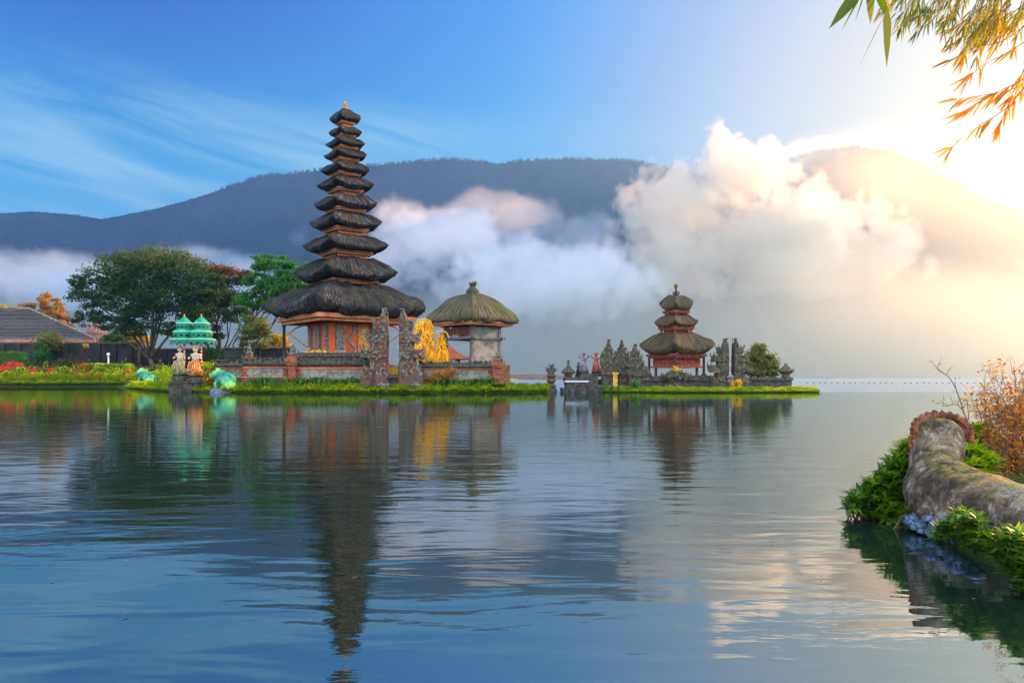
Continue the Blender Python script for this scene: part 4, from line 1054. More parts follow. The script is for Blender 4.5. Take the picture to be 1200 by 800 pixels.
panel_wall(287, 338, 419, 428, 432, 441, 449, 54.6, 'temple wall section with bluish panel left of the small pillar shrine', [(291,335)], 2)
panel_wall(348, 432, 419, 428, 433, 444, 451, 54.2, 'long temple wall section with rounded grey panel before the shrine room', [(353,428)], 3)
panel_wall(491, 578, 423, 431, 434, 443, 451, 54.2, 'temple wall section with grey panels below the thatched pavilion', [(495,528),(532,574)], 4)
# upper flowered wall in front of the shrine room
wall_run(352, 436, 413, 422, 58.5, 'upper terrace wall with pale pebbly coping before the shrine room', mats=('brick_dark','moss_cap'), cap=.3, name='terrace_wall')

# ------------------------------------------------------------------ carved things
def lumps(mb, rnd, c, hw, hd, z0, z1, n, r, horn=True, inner=0):
    """carved volutes and leaves covering a block's sides"""
    for i in range(n):
        ax = rnd.random() < hw/(hw+hd); sg = -1 if rnd.random() < .62 else 1
        z = rnd.uniform(z0, z1)
        if inner and not ax: sg = inner
        p = (c[0]+rnd.uniform(-hw,hw), c[1]+sg*hd, c[2]+z) if ax else (c[0]+sg*hw, c[1]+rnd.uniform(-hd,hd), c[2]+z)
        q = r*rnd.uniform(.5,1.2)
        if inner and ax: p = (min(max(p[0], c[0]-hw+q), c[0]+hw-q), p[1], p[2])
        mb.ball(p, (q,q*.8,q*rnd.uniform(.6,1.3)), 5, 4, jit=.4, seed=rnd.random())
    if horn:
        for sx in ((inner,) if inner else (-1,1)):
            for sy in (-1,1): mb.horn((c[0]+sx*hw*.9, c[1]+sy*hd*.9, c[2]+z1-.05), (sx,sy*.6,0), (z1-z0)*.75+.12, r*.75)
def gate_half(px_in, side, Y, ytop, ybase, wpx, label, seed, mats=('brick_dark','carved'), depth=.55, name='split_gate', plinth=True):
    """half of a split gate: flat inner face at px_in, stepping down outwards (side=-1 left half, +1 right half)"""
    s = Y/F; zb = CAM_H-(ybase-HOR)*s; H = (ybase-ytop)*s; W = wpx*s
    x_in = (px_in-600)*s; root = empty(name, (x_in, Y, zb)); tag(root, label, 'gate'); rnd = random.Random(seed)
    steps = [(0,.14,1.0),(.14,.22,.82),(.22,.36,.62),(.36,.46,.97),(.46,.56,.54),(.56,.66,.80),(.66,.74,.44),(.74,.82,.52),(.82,.90,.26),(.90,1.0,.14)]
    core, car = MB(), MB()
    for a, b, w in steps:
        hw = W*w/2; c = (side*hw, 0, (a+b)/2*H); hd = depth*(.55+.45*w)
        if b < 1: core.box(c, (hw, hd, (b-a)/2*H+.003))
        if a > .05 or not plinth: lumps(car, rnd, (side*hw,0,0), hw, hd, a*H, b*H, int(20+46*w), .065+.055*w, w > .3, side)
    car.tube([(side*W*.2,0,.84*H),(side*W*.2,0,.91*H),(side*W*.16,0,.96*H),(side*W*.22,0,1.0*H)],[.17,.15,.11,.04],7)
    core.build('tower_core', M[mats[0]], root); car.build('carving', M[mats[1]], root)
    return root
gate_half(454.5, -1, 52.9, 361, 452, 30, 'left half of the tall carved split gate before the big pagoda', 1)
gate_half(468.5, 1, 52.9, 362, 452, 28, 'right half of the tall carved split gate, next to the golden plumes', 2)
def steps_between():
    root = empty('gate_steps', P(461.5, 452, 53.1)); tag(root, 'low dark stone steps in the opening of the tall split gate', 'steps')
    mb = MB()
    for k in range(4): mb.box((0,.25*k,.08+.12*k), (.62,.5,.065+.001*k))
    mb.build('step_flight', M['darkstone'], root)
steps_between()
def iron_gate():
    root = empty('iron_gate', P(461.5, 447, 54.0)); tag(root, 'small dark double door leaf with spikes in the gate opening', 'door')
    for sx in (-1,1):
        mb = MB(); mb.box((sx*.36,0,.62), (.03,.03,.62))
        for k in range(4): mb.tube([(sx*(.05+.09*k),0,.0),(sx*(.05+.09*k),0,1.15+.05*k)], .014, 4)
        mb.box((sx*.2,0,.25),(.18,.015,.02)); mb.box((sx*.2,0,1.0),(.18,.015,.02)); mb.build('gate_leaf', M['post'], root)
iron_gate()
o = MB(); 
for k in range(7): o.box((-.33+.11*k, .03*(k%2), .0), (.055,.02,.26))
t_ = NT('yellow_cloth'); M['yellow_cloth'] = t_.finish(t_.bsdf((.75,.45,.02), .8))
o = o.build('cloth', M['yellow_cloth']); o.location = P(461.5, 434, 55.2); tag(o, 'yellow cloth hanging inside the tall split gate', 'cloth')

def pot_statue(px, py0, py1, Y, label, seed):
    """squat guardian on a bluish plinth"""
    s = Y/F; zb = CAM_H-(py1-HOR)*s; H = (py1-py0)*s; root = empty('guardian_statue', ((px-600)*s, Y, zb)); tag(root, label, 'statue', None)
    mb = MB(); mb.lathe((0,0,0), [(.42,0),(.42,H*.12),(.34,H*.16),(.30,H*.40),(.38,H*.46),(.40,H*.52)], 12, sq=.8, rz=.3); mb.build('plinth', M['bluegrey'], root)
    mb = MB(); rnd = random.Random(seed)
    mb.lathe((0,0,H*.52), [(.30,0),(.33,H*.1),(.26,H*.2),(.20,H*.26),(.24,H*.30),(.10,H*.34)], 10)
    mb.ball((0,-.05,H*.90), (.16,.16,H*.11), 9, 7)
    for sx in (-1,1):
        mb.tube([(sx*.2,0,H*.80),(sx*.36,-.08,H*.70),(sx*.2,-.28,H*.64)], [.08,.07,.05], 6); mb.tube([(sx*.12,0,H*.56),(sx*.3,-.25,H*.60),(sx*.25,-.3,H*.53)], [.11,.09,.07], 6)
        mb.horn((sx*.12,0,H*.95),(sx,0,0),.16,.04)
    mb.build('figure', M['relief'], root, True)
pot_statue(449, 432, 452, 51.7+1.0, 'squat guardian on a bluish plinth left of the gate steps', 1)
pot_statue(489, 432, 452, 51.7+1.0, 'squat guardian on a bluish plinth right of the gate steps', 2)

def pillar_shrine(px, w, ytop, ybase, Y, label, seed, mats=('brick','carved'), name='pillar_shrine', roofed=True):
    s = Y/F; zb = CAM_H-(ybase-HOR)*s; H = (ybase-ytop)*s; W = w*s/2; root = empty(name, ((px-600)*s, Y, zb)); tag(root, label, 'shrine'); rnd = random.Random(seed)
    core, car = MB(), MB()
    for a, b, q in ((0,.14,1.0),(.14,.20,.8),(.20,.50,.58),(.50,.56,.85),(.56,.64,.98),(.64,.72,.7)):
        core.box((0,0,(a+b)/2*H), (W*q,W*q,(b-a)/2*H+.002)); lumps(car, rnd, (0,0,0), W*q, W*q, a*H, b*H, 14, W*.16, q > .9)
    car.lathe((0,0,.72*H), [(W*.65,0),(W*.8,.03*H),(W*.45,.09*H),(W*.55,.13*H),(W*.25,.19*H),(W*.3,.22*H),(W*.08,.28*H)], 10)
    for k in range(4): a = k*math.pi/2+.6; car.horn((math.cos(a)*W*.5,math.sin(a)*W*.5,.74*H),(math.cos(a),math.sin(a),0),.16*H,W*.13)
    core.build('pillar', M[mats[0]], root); car.build('carving', M[mats[1]], root)
    return root
pillar_shrine(343, 15, 403, 452, 53.8, 'small dark pillar shrine with pointed crown on the temple wall', 1)
pillar_shrine(292, 11, 402, 449, 56.2, 'small stone shrine behind the wall right of the big frog', 2, ('brick_dark','carved'))
pillar_shrine(583.5, 15, 412, 450, 53.6, 'carved red brick corner pillar at the right end of the temple wall', 3)

# golden plumes: curved pole with drooping strands
def plume(px, ytop, ybot, wpx, Y, label, seed, arch=True):
    s = Y/F; b = P(px, ybot, Y); H = (ybot-ytop)*s; W = wpx*s/2; root = empty('golden_plume', b); tag(root, label, 'plume', 'golden plumes by the gate')
    rng = np.random.default_rng(seed); V, Fc, T = [], [], []
    mb = MB(); mb.tube([(-W*.9,0,H*.6),(-W*.95,0,H*.85),(-W*.6,0,H*.98),(0,0,H*1.02),(W*.7,0,H*.95),(W*.95,0,H*.8)], .045, 6); mb.tube([(0,.1,-.6),(0,.1,H*.9)], .05, 6)
    mb.build('pole', M['yellow_cloth'], root)
    for i in range(900):
        x = rng.uniform(-1, 1); zt = H*(1-.16*x*x)*rng.uniform(.1, 1.0) if arch else H*(1-abs(x)**1.5)*rng.uniform(.1,1)
        y = rng.normal()*.22; l = rng.uniform(.25, .5); d = rng.normal()*.08
        k = len(V); w = .045
        V += [(x*W-w, y, zt), (x*W+w, y, zt), (x*W+d+w*.7, y-.05, zt-l*.6), (x*W+d*1.6, y-.06, zt-l)]; Fc.append((k,k+1,k+2,k+3)); T.append(rng.uniform())
    foliage_obj('strands', np.array(V), np.array(Fc), np.array(T), M['golden'], root)
plume(497, 374, 425, 22, 57.5, 'tall golden plume hanging from a curved pole right of the gate', 1)
plume(517, 388, 425, 19, 57.8, 'shorter orange gold plume beside the pavilion post', 2, False)

# distant red-roofed shelter seen under the pavilion
def red_shelter():
    Y = 84; s = Y/F; b = P(520, 428, Y); b.z = .4; root = empty('shelter', b); tag(root, 'small shelter with sweeping red tiled roof seen beneath the thatched pavilion', 'shelter')
    Z = lambda py: CAM_H+(HOR-py)*s-b.z
    mb = MB(); mb.lathe((0,0,0), [(2.7,Z(421)),(2.5,Z(420)),(1.5,Z(414)),(.8,Z(407)),(.15,Z(399))], 16, sq=1.0, rz=.2); mb.build('roof', M['brick'], root)
    for sx in (-1,1):
        for sy in (-1,1): mb = MB(); mb.box((sx*1.6,sy*1.6,Z(421)/2),(.1,.1,Z(421)/2)); mb.build('post', M['post'], root)
red_shelter()

# ------------------------------------------------------------------ umbrellas with their deity statues
t_ = NT('green_parasol_cloth'); _n = t_.noise(3.0, 3, .6, t_.coord('Object')); _c = t_.mix(t_.rng(_n,.35,.65), (.0,.26,.13), (.03,.50,.30))
_tr = t_.n('ShaderNodeBsdfTranslucent'); t_.t.links.new(_c, _tr.inputs[0]); _mx = t_.n('ShaderNodeMixShader'); _mx.inputs[0].default_value = .35
t_.t.links.new(t_.bsdf(_c, .7), _mx.inputs[1]); t_.t.links.new(_tr.outputs[0], _mx.inputs[2]); M['parasol'] = t_.finish(_mx.outputs[0])
t_ = NT('tier_shade_valance'); M['valance'] = t_.finish(t_.bsdf((.0,.17,.10), .8))  # darker teal than the canopy, putting shading between the tiers into the colour
t_ = NT('pale_fringe'); M['fringe'] = t_.finish(t_.bsdf((.25,.55,.42), .8))
t_ = NT('red_white_pole'); _w = t_.n('ShaderNodeTexWave'); _w.wave_type='BANDS'; _w.bands_direction='Z'; _w.inputs['Scale'].default_value=1.2; t_.t.links.new(t_.coord('Object'), _w.inputs[0])
M['pole'] = t_.finish(t_.bsdf(t_.mix(t_.rng(_w.outputs[1],.4,.6), (.55,.03,.03), (.75,.74,.7)), .6))
def umbrella(px, Y, label, cmat):
    s = Y/F; b = P(px, 460, Y); b.z = -.25; root = empty('parasol', b); tag(root, label, 'parasol', 'tiered green parasols at the shore')
    Z = lambda py: CAM_H+(HOR-py)*s-b.z
    mb = MB(); mb.tube([(0,0,0),(0,0,Z(372))], .05, 8); mb.build('pole', M['pole'], root)
    for yt, yb, r in ((371,381,.58),(380,391,.78),(391,400,1.0)):
        mb = MB(); n = 24; zt, zb = Z(yt), Z(yb-2)
        prof = [(.05,zt),(r*.35,zt-(zt-zb)*.20),(r*.7,zt-(zt-zb)*.58),(r,zb)]
        mb.lathe((0,0,0), prof, n); mb.f.pop(); mb.f.pop()
        cn = mb.build('canopy', cmat, root)
        v = MB()                              # hanging valance with scallops
        for j in range(n):
            a0, a1 = 2*math.pi*j/n, 2*math.pi*(j+1)/n; am = (a0+a1)/2; q = r*1.01; hv = (.30 if j % 2 else .16)
            v.add([(q*math.cos(a0),q*math.sin(a0),zb+.02),(q*math.cos(a1),q*math.sin(a1),zb+.02),(q*math.cos(a1)*1.02,q*math.sin(a1)*1.02,zb-hv),(q*math.cos(am)*1.03,q*math.sin(am)*1.03,zb-hv-.08),(q*math.cos(a0)*1.02,q*math.sin(a0)*1.02,zb-hv)], [(0,1,2,3,4)])
        v.build('valance', M['valance'], cn)
        v = MB()
        v.lathe((0,0,0), [(r*1.035,zb-.03),(r*1.045,zb+.03),(r*.97,zb+.06)], n); v.f.pop(); v.f.pop()
        v.build('trim', M['fringe'], cn)
    mb = MB(); mb.lathe((0,0,Z(372)), [(.07,0),(.10,.05),(.04,.12),(.06,.17),(.01,.28)], 8); mb.build('finial', M['gold'], root)
umbrella(216, 57.2, 'tiered teal green parasol, the left one of two over the statues', M['parasol'])
umbrella(236, 57.0, 'tiered emerald green parasol, the right one of two over the statues', M['parasol'])
t_ = NT('painted_statue'); _n = t_.noise(5,4,.6,t_.coord('Object')); M['painted'] = t_.finish(t_.bsdf(t_.ramp(_n, [(.36,(.05,.10,.30)),(.44,(.60,.55,.45)),(.52,(.45,.22,.08)),(.60,(.75,.70,.6))]), .6))
t_ = NT('gold_green_sarong'); _n = t_.noise(6,4,.6,t_.coord('Object')); M['sarong'] = t_.finish(t_.bsdf(t_.ramp(_n, [(.38,(.04,.16,.12)),(.48,(.22,.26,.10)),(.56,(.55,.34,.08)),(.64,(.10,.12,.3))]), .7))
t_ = NT('statue_skin'); M['skin'] = t_.finish(t_.bsdf((.36,.18,.10), .6))
t_ = NT('orange_sarong'); _n = t_.noise(6,4,.6,t_.coord('Object')); M['osarong'] = t_.finish(t_.bsdf(t_.ramp(_n, [(.38,(.25,.05,.02)),(.5,(.55,.16,.03)),(.62,(.7,.42,.1))]), .7))
t_ = NT('red_statue'); _n = t_.noise(6,4,.6,t_.coord('Object')); M['redstatue'] = t_.finish(t_.bsdf(t_.ramp(_n, [(.36,(.12,.02,.02)),(.47,(.34,.05,.025)),(.58,(.36,.18,.11)),(.66,(.2,.05,.04))]), .7))
t_ = NT('blue_white_statue'); _n = t_.noise(6,4,.6,t_.coord('Object')); M['bluestatue'] = t_.finish(t_.bsdf(t_.ramp(_n, [(.36,(.04,.05,.10)),(.46,(.07,.08,.15)),(.56,(.30,.30,.33)),(.66,(.3,.10,.06))]), .7))
def deity(px, ytop, ybase, Y, label, mats, seed, name='deity_statue', arms='forward', tall_base=.18, group=None, turn=0):
    """standing figure with crown, sash, wide sarong on a round base"""
    s = Y/F; zb = CAM_H-(ybase-HOR)*s; H = (ybase-ytop)*s; root = empty(name, ((px-600)*s, Y, zb), turn); tag(root, label, 'statue', group)
    h = H*(1-tall_base); z0 = H*tall_base; rnd = random.Random(seed)
    mb = MB(); mb.lathe((0,0,0), [(h*.20,0),(h*.21,z0*.5),(h*.15,z0*.7),(h*.19,z0)], 12, sq=.4); lumps(mb, rnd, (0,0,0), h*.17, h*.17, 0, z0, 20, h*.035, False); mb.build('base', M['darkstone'], root)
    mb = MB(); mb.lathe((0,0,z0), [(h*.16,0),(h*.175,h*.05),(h*.15,h*.20),(h*.125,h*.34),(h*.095,h*.46),(h*.10,h*.50)], 14, sy=.8)
    for k in range(5): mb.tube([(-h*.11+h*.05*k,-h*.09,z0+h*.46),(-h*.13+h*.06*k,-h*.13,z0+h*.25),(-h*.13+h*.065*k,-h*.12,z0+h*.04)], h*.018, 5)
    mb.build('sarong', M[mats[1]], root, True)
    mb = MB(); mb.lathe((0,0,z0+h*.48), [(h*.09,0),(h*.075,h*.06),(h*.115,h*.18),(h*.10,h*.23),(h*.04,h*.26),(h*.035,h*.30)], 12, sy=.7)
    mb.ball((0,-h*.01,z0+h*.83), (h*.058,h*.062,h*.07), 10, 8); mb.ball((0,-h*.072,z0+h*.825), (h*.012,h*.016,h*.016), 6, 4)
    for sx in (-1,1):
        if arms == 'forward' : mb.tube([(sx*h*.11,0,z0+h*.70),(sx*h*.165,-h*.02,z0+h*.58),(sx*h*.10,-h*.14,z0+h*.54)], [h*.034,h*.028,h*.022], 7)
        else: mb.tube([(sx*h*.11,0,z0+h*.70),(sx*h*.19,-h*.02,z0+h*.72),(sx*h*.17,-h*.03,z0+h*.88)], [h*.034,h*.028,h*.022], 7)
    fg = mb.build('figure', M[mats[0]], root, True)
    root.scale = (1.3, 1.15, 1)
    mb = MB(); mb.lathe((0,0,z0+h*.87), [(h*.072,0),(h*.08,h*.02),(h*.05,h*.05),(h*.055,h*.075),(h*.02,h*.11),(h*.008,h*.14)], 10)
    for sx in (-1,1): mb.horn((sx*h*.06,0,z0+h*.86),(sx,0,0),h*.09,h*.02)
    mb.build('headdress', M[mats[2]], fg)
    return root
deity(211, 404, 446, 56.6, 'deity statue with white sash and green skirt beneath the left parasol', ('painted','sarong','skin'), 1, turn=-.3)
deity(229, 404, 448, 56.4, 'deity statue with gold robe and orange skirt beneath the right parasol', ('painted','osarong','gold'), 2, turn=-.2)
o = MB(); o.box((0,0,0), (1.15,.75,.42)); o.box((0,-.02,.44), (1.22,.82,.06)); o.box((-.5,-.78,-.1),(.06,.06,.4)); o.box((.55,-.78,-.1),(.06,.06,.4))
o = o.build('statue_plinth', M['darkstone']); o.location = P(221, 453, 56.4); o.location.z = .28; tag(o, 'dark stone plinth at the waterline under the two parasol statues', 'plinth')
bed('shore_plants', 198, 250, 446, 58.5, 1600, 'grass', .2, .35, 'yellow-green leaves crowding round the parasol statues', 'plants', 21)
deity(684, 412, 441, 57.5, 'dark blue and white figure on the islet platform, left of the red one', ('bluestatue','bluestatue','redstatue'), 3, arms='up', group=None)
deity(698.5, 412, 441, 57.5, 'red painted figure on the islet platform beside the first stone spire', ('redstatue','redstatue','redstatue'), 4, arms='up')
o = deity(663+15, 424, 442, 58.5, 'thin small finial figure between the tiny thatched shrine and the painted figures', ('darkstone','darkstone','brick_dark'), 5)

# ------------------------------------------------------------------ frogs
t_ = NT('glazed_frog'); _v = t_.coord('Object'); _n = t_.noise(1.3,3,.5,_v); _n2 = t_.noise(7,3,.6,_v)
_c = t_.ramp(_n, [(.38,(.0,.13,.10)),(.47,(.02,.30,.16)),(.55,(.10,.45,.14)),(.62,(.35,.55,.12))]); _c = t_.mix(t_.math('MULTIPLY', t_.rng(_n2,.60,.72), .35), _c, (.45,.50,.42))
M['frog'] = t_.finish(t_.bsdf(_c, .35, t_.bump(_n2, .3, .03)))
t_ = NT('frog_belly'); M['belly'] = t_.finish(t_.bsdf((.40,.28,.16), .5))
def frog(px, py0, py1, Y, wpx, label, face=-1, seed=0):
    s = Y/F; zb = CAM_H-(py1-HOR)*s; H = (py1-py0)*s; L = wpx*s; root = empty('frog_statue', ((px-600)*s, Y, zb), 0); tag(root, label, 'frog statue', 'green frog statues at the shore')
    def pt(x, y, z): return (face*x*L, y*L, z*H)
    mb = MB()
    ry = Matrix.Rotation(R(-32)*-face*-1, 3, 'Y')
    mb.ball(pt(-.08,0,.42), (L*.40,L*.31,H*.37), 16, 12, rot=ry.copy())
    mb.ball(pt(.20,0,.70), (L*.27,L*.27,H*.22), 16, 10)
    mb.ball(pt(.34,0,.64), (L*.17,L*.24,H*.12), 14, 8)
    for sy in (-1,1):
        mb.ball(pt(.22,sy*.13,.92), (L*.075,L*.07,H*.085), 10, 8)
        mb.ball(pt(-.28,sy*.22,.24), (L*.22,L*.12,H*.24), 12, 9)          # thigh
        mb.tube([pt(-.40,sy*.24,.12),pt(-.2,sy*.3,.07),pt(-.02,sy*.3,.04)], [H*.10,H*.06,H*.045], 7)
        mb.tube([pt(.16,sy*.18,.55),pt(.22,sy*.25,.30),pt(.20,sy*.22,.05)], [H*.11,H*.085,H*.06], 8)
        for k in (-1,0,1): mb.tube([pt(.20,sy*.22,.05),pt(.31,sy*(.22+.07*k),.02)], [H*.04,H*.025], 5); mb.tube([pt(-.02,sy*.3,.04),pt(.10,sy*(.3+.06*k),.02)], [H*.04,H*.025], 5)
    o = mb.build('body', M['frog'], root, True)
    md = o.modifiers.new('r', 'REMESH'); md.mode = 'VOXEL'; md.voxel_size = L*.022; md.use_smooth_shade = True
    sm = o.modifiers.new('s', 'SMOOTH'); sm.iterations = 3
    mb = MB(); mb.ball(pt(.13,0,.38), (L*.20,L*.20,H*.26), 12, 9); mb.build('belly', M['belly'], root, True)
    mb = MB()
    for sy in (-1,1): mb.ball(pt(.25,sy*.175,.93), (L*.04,L*.03,H*.045), 8, 6)
    mb.build('eyes', M['post'], root, True)
frog(263, 431, 457, 54.6, 34, 'big green frog statue squatting on the shore right of the parasols', -1)
frog(171, 431, 450, 80, 24, 'smaller teal frog statue on the grassy point of the left bank', -1)
o = MB(); o.lathe((0,0,0), [(1.1,-.3),(1.05,.08),(.9,.14),(.2,.16)], 14, sy=.8); o = o.build('frog_plinth', M['bluegrey']); o.location = P(264, 457, 54.6); tag(o, 'low blue grey stone slab under the big frog', 'plinth')
clump_thing('bush', 'dark brown leaning foliage left of the big frog', 'bush', tuple(P(250,440,56)), (.6,.5,.9), 700, .2, 'leaf_orange', seed=41, tone=.1)
# ------------------------------------------------------------------ right islet
def spire(px, ytop, ybase, wpx, Y, label, seed, name='stone_spire', mats=('darkstone','carved_dark')):
    """tapering carved candi with leafy edges"""
    s = Y/F; zb = CAM_H-(ybase-HOR)*s; H = (ybase-ytop)*s; W = wpx*s/2; root = empty(name, ((px-600)*s, Y, zb)); tag(root, label, 'spire', 'carved stone spires on the right islet'); rnd = random.Random(seed)
    core, car = MB(), MB()
    steps = [(0,.10,1.0),(.10,.30,.80),(.30,.38,1.0),(.38,.50,.86),(.50,.58,.92),(.58,.66,.70),(.66,.72,.74),(.72,.79,.50),(.79,.84,.52),(.84,.90,.26),(.90,1.0,.14)]
    for a, b, w in steps:
        hw = W*w*.86; hd = hw*.7
        core.box((0,0,(a+b)/2*H), (hw, hd, (b-a)/2*H+.002*(1+w)))
        lumps(car, rnd, (0,0,0), hw, hd, a*H, b*H, int(8+24*w), .06+.045*w, w > .6 and a > .25)
    car.lathe((0,0,.90*H), [(W*.16,0),(W*.2,.02*H),(W*.10,.05*H),(W*.03,.10*H)], 8)
    core.build('spire_core', M[mats[0]], root); car.build('carving', M[mats[1]], root)
    return root
spire(713, 398, 457, 20, 56.0, 'first carved stone spire, right beside the red figure', 1)
spire(728.5, 398, 457, 20, 56.4, 'middle of the three grouped stone spires', 2)
spire(744, 403, 457, 22, 56.0, 'third grouped stone spire, nearest the small pagoda', 3)
o = MB(); o.box((0,0,.6), (.16,.06,.6)); o.box((0,-.03,.6), (.05,.06,.56)); o.box((0,-.02,1.22),(.22,.09,.06)); o = o.build('gilded_door', M['gold']); o.location = P(721, 457, 55.5); tag(o, 'narrow gilded door between the first and middle stone spires', 'door')
gate_half(852.5, -1, 55.6, 397, 457, 21, 'left half of the stone split gate right of the small pagoda', 11, ('darkstone','carved_dark'), .5)
gate_half(859, 1, 55.6, 397, 457, 19, 'right half of the stone split gate beside the round tree', 12, ('darkstone','carved_dark'), .5)
for nm in ():
    pass
pillar_shrine(792, 30, 430, 457, 55.6, 'broad carved shrine with yellow offering before the small pagoda', 13, ('darkstone','carved_dark'))
clump_thing('offering', 'yellow-green offering leaves on the broad shrine', 'offering', tuple(P(792,433,55.2)), (.22,.2,.3), 160, .14, 'leaf_yellow', seed=51)
o = wall_run(741, 784, 441, 457, 56.2, 'mossy dark islet wall left of the broad shrine', mats=('darkstone','moss_cap'), cap=.3, name='islet_wall')
o = wall_run(800, 838, 440, 457, 56.2, 'mossy dark islet wall right of the broad shrine', mats=('darkstone','moss_cap'), cap=.34, name='islet_wall')
o = wall_run(876, 926, 442, 457, 56.2, 'dark stone wall under the round tree at the right islet end', mats=('darkstone','moss_cap'), cap=.2, name='islet_wall')
o = wall_run(700, 741, 444, 457, 56.9, 'low dark wall linking the grouped stone spires', mats=('darkstone','darkstone'), cap=.2, name='islet_wall')
def urn():
    b = P(921, 442, 56.2); root = empty('stone_finial', b); tag(root, 'bulbous stone finial on the right end of the islet wall', 'finial')
    mb = MB(); mb.lathe((0,0,0), [(.30,0),(.30,.12),(.22,.18),(.52,.42),(.55,.50),(.34,.62),(.30,.74),(.14,.84),(.10,1.0),(.02,1.05)], 12, sq=.6)
    for k in range(4): a = k*math.pi/2+.78; mb.horn((math.cos(a)*.45,math.sin(a)*.45,.42),(math.cos(a),math.sin(a),0),.3,.07)
    mb.build('urn', M['carved_dark'], root, False)
urn()
def lantern():
    b = P(856, 457, 54.9); root = empty('stone_lantern', b); tag(root, 'small pale stone lantern standing in the islet gateway', 'lantern')
    mb = MB(); mb.lathe((0,0,0), [(.2,0),(.2,.1),(.1,.16),(.1,.5),(.2,.56),(.2,.85),(.28,.9),(.1,1.1),(.02,1.25)], 8, sq=.5); mb.build('lantern_body', M['greypanel'], root)
lantern()
# lower platform left of the spires
def platform():
    b = P(681, 459, 56.6); b.z = -.3; root = empty('stone_platform', b); tag(root, 'dark stepped stone platform at the waterline holding the painted figures', 'platform'); s = 56.6/F
    mb = MB(); mb.box((0,0,.30), (23*s, 1.6, .30)); mb.box((2*s,.1,.70), (20*s, 1.3, .12)); mb.build('lower_step', M['darkstone'], root)
    mb = MB(); mb.box((.0,.3,1.10), (19*s, .9, .29)); mb.box((9*s,.3,1.52), (10*s,.85,.14)); mb.build('upper_block', M['darkstone'], root)
platform()
def rail():
    b = P(676, 448, 54.9); root = empty('handrail', b); tag(root, 'thin bluish white handrail in front of the stone platform', 'handrail'); s = 55/F
    t = NT('pale_blue_paint'); m = t.finish(t.bsdf((.55,.60,.75), .5))
    mb = MB(); mb.box((0,0,.08), (14*s,.05,.045)); mb.build('rail', m, root)
    for x in (-13,0,13): mb = MB(); mb.box((x*s,0,-.30), (.04,.04,.34)); mb.build('rail_post', M['post'], root)
rail()
def tiny_shrine():
    Y = 57.5; s = Y/F; b = P(666, 446, Y); root = empty('shrine', b); tag(root, 'tiny shrine with a pointed mossy thatch roof on the platform', 'shrine'); Z = lambda py: (446-py)*s
    prof = [(.04,1.0),(.15,.85),(.3,.62),(.55,.38),(.8,.2),(1,.1),(.97,.0),(.8,-.03),(.5,0)]
    thatch_roof(.42*1.0, Z(425)-Z(437), Z(437), M['thatch_moss'], root, prof, seed=77, n=9).scale = (1.2,1.2,1)
    mb = MB(); mb.box((0,0,Z(437)/2), (.26,.26,Z(437)/2)); mb.box((0,0,.12),(.38,.38,.12)); mb.box((0,0,Z(439)),(.34,.34,.05)); mb.build('shrine_box', M['brick_dark'], root)
    mb = MB(); mb.ball((0,0,Z(424)), (.1,.1,.16), 8, 6); mb.build('roof_knob', M['moss_cap'], root, True)
tiny_shrine()
def water_statue():
    Y = 56.5; s = Y/F; b = P(646, 458, Y); b.z = -.3; H = CAM_H+(HOR-427)*s-b.z; root = empty('water_shrine', b); tag(root, 'dark carved figure on a stacked round pedestal standing in the water', 'statue'); rnd = random.Random(5)
    mb = MB(); mb.lathe((0,0,0), [(.42,0),(.42,H*.22),(.30,H*.26),(.36,H*.32),(.20,H*.40),(.34,H*.48),(.34,H*.52),(.22,H*.56),(.36,H*.64),(.3,H*.68)], 14); mb.build('pedestal', M['brick_dark'], root)
    mb = MB(); mb.lathe((0,0,H*.68), [(.2,0),(.24,H*.07),(.14,H*.15),(.16,H*.18),(.08,H*.22)], 10); mb.ball((.02,-.03,H*.93), (.13,.13,H*.06), 8, 6)
    mb.horn((-.1,0,H*.95),(-1,0,0),.2,.05); mb.tube([(.1,0,H*.9),(.2,0,H*.98),(.12,0,H*1.02),(.02,0,H*.98)],[.06,.05,.04,.03],6)
    for sx in (-1,1): mb.tube([(sx*.18,0,H*.82),(sx*.36,0,H*.80),(sx*.38,0,H*.90)],[.07,.06,.04],6)
    lumps(mb, rnd, (0,0,0), .24, .2, H*.66, H*.88, 20, .07, False); mb.build('figure', M['darkstone'], root)
water_statue()
spire(757, 429, 445, 9, 60, 'small stone guardian stub left of the small pagoda post', 21, name='stone_stub')

# ------------------------------------------------------------------ far lake: low shore, boats, buoys
def promontory():
    rnd = random.Random(8); V = []; Y0 = 420.0; n = 120
    x0, x1 = (180-600)/F*Y0, (672-600)/F*Y0; rows = [(0,-.5),(3,.5),(9,1.6),(20,3.0),(32,4.0),(45,4.1),(90,2.0),(120,-1)]
    for d, z in rows:
        for i in range(n+1):
            u = i/n; x = x0+(x1-x0)*u; tp = min(1, (1-u)*5)
            zz = z if z < .4 else (z*(.55+.45*tp)*(1+.28*mnoise.fractal(Vector((x*.05,d*.1,0)),1,2,4)))
            V.append((x, Y0+d, zz+(rnd.uniform(-.3,.3) if z > 1 else 0)))
    Fc = [(j*(n+1)+i, j*(n+1)+i+1, (j+1)*(n+1)+i+1, (j+1)*(n+1)+i) for j in range(len(rows)-1) for i in range(n)]
    m = stone_mat('far_shore_scrub', (.10,.075,.06), (.04,.032,.03), (.24,.18,.13), .35, None, .8)
    o = link('far_shore_terrain', np_mesh('far', V, Fc), m, smooth=True); tag(o, kind='structure')
promontory()
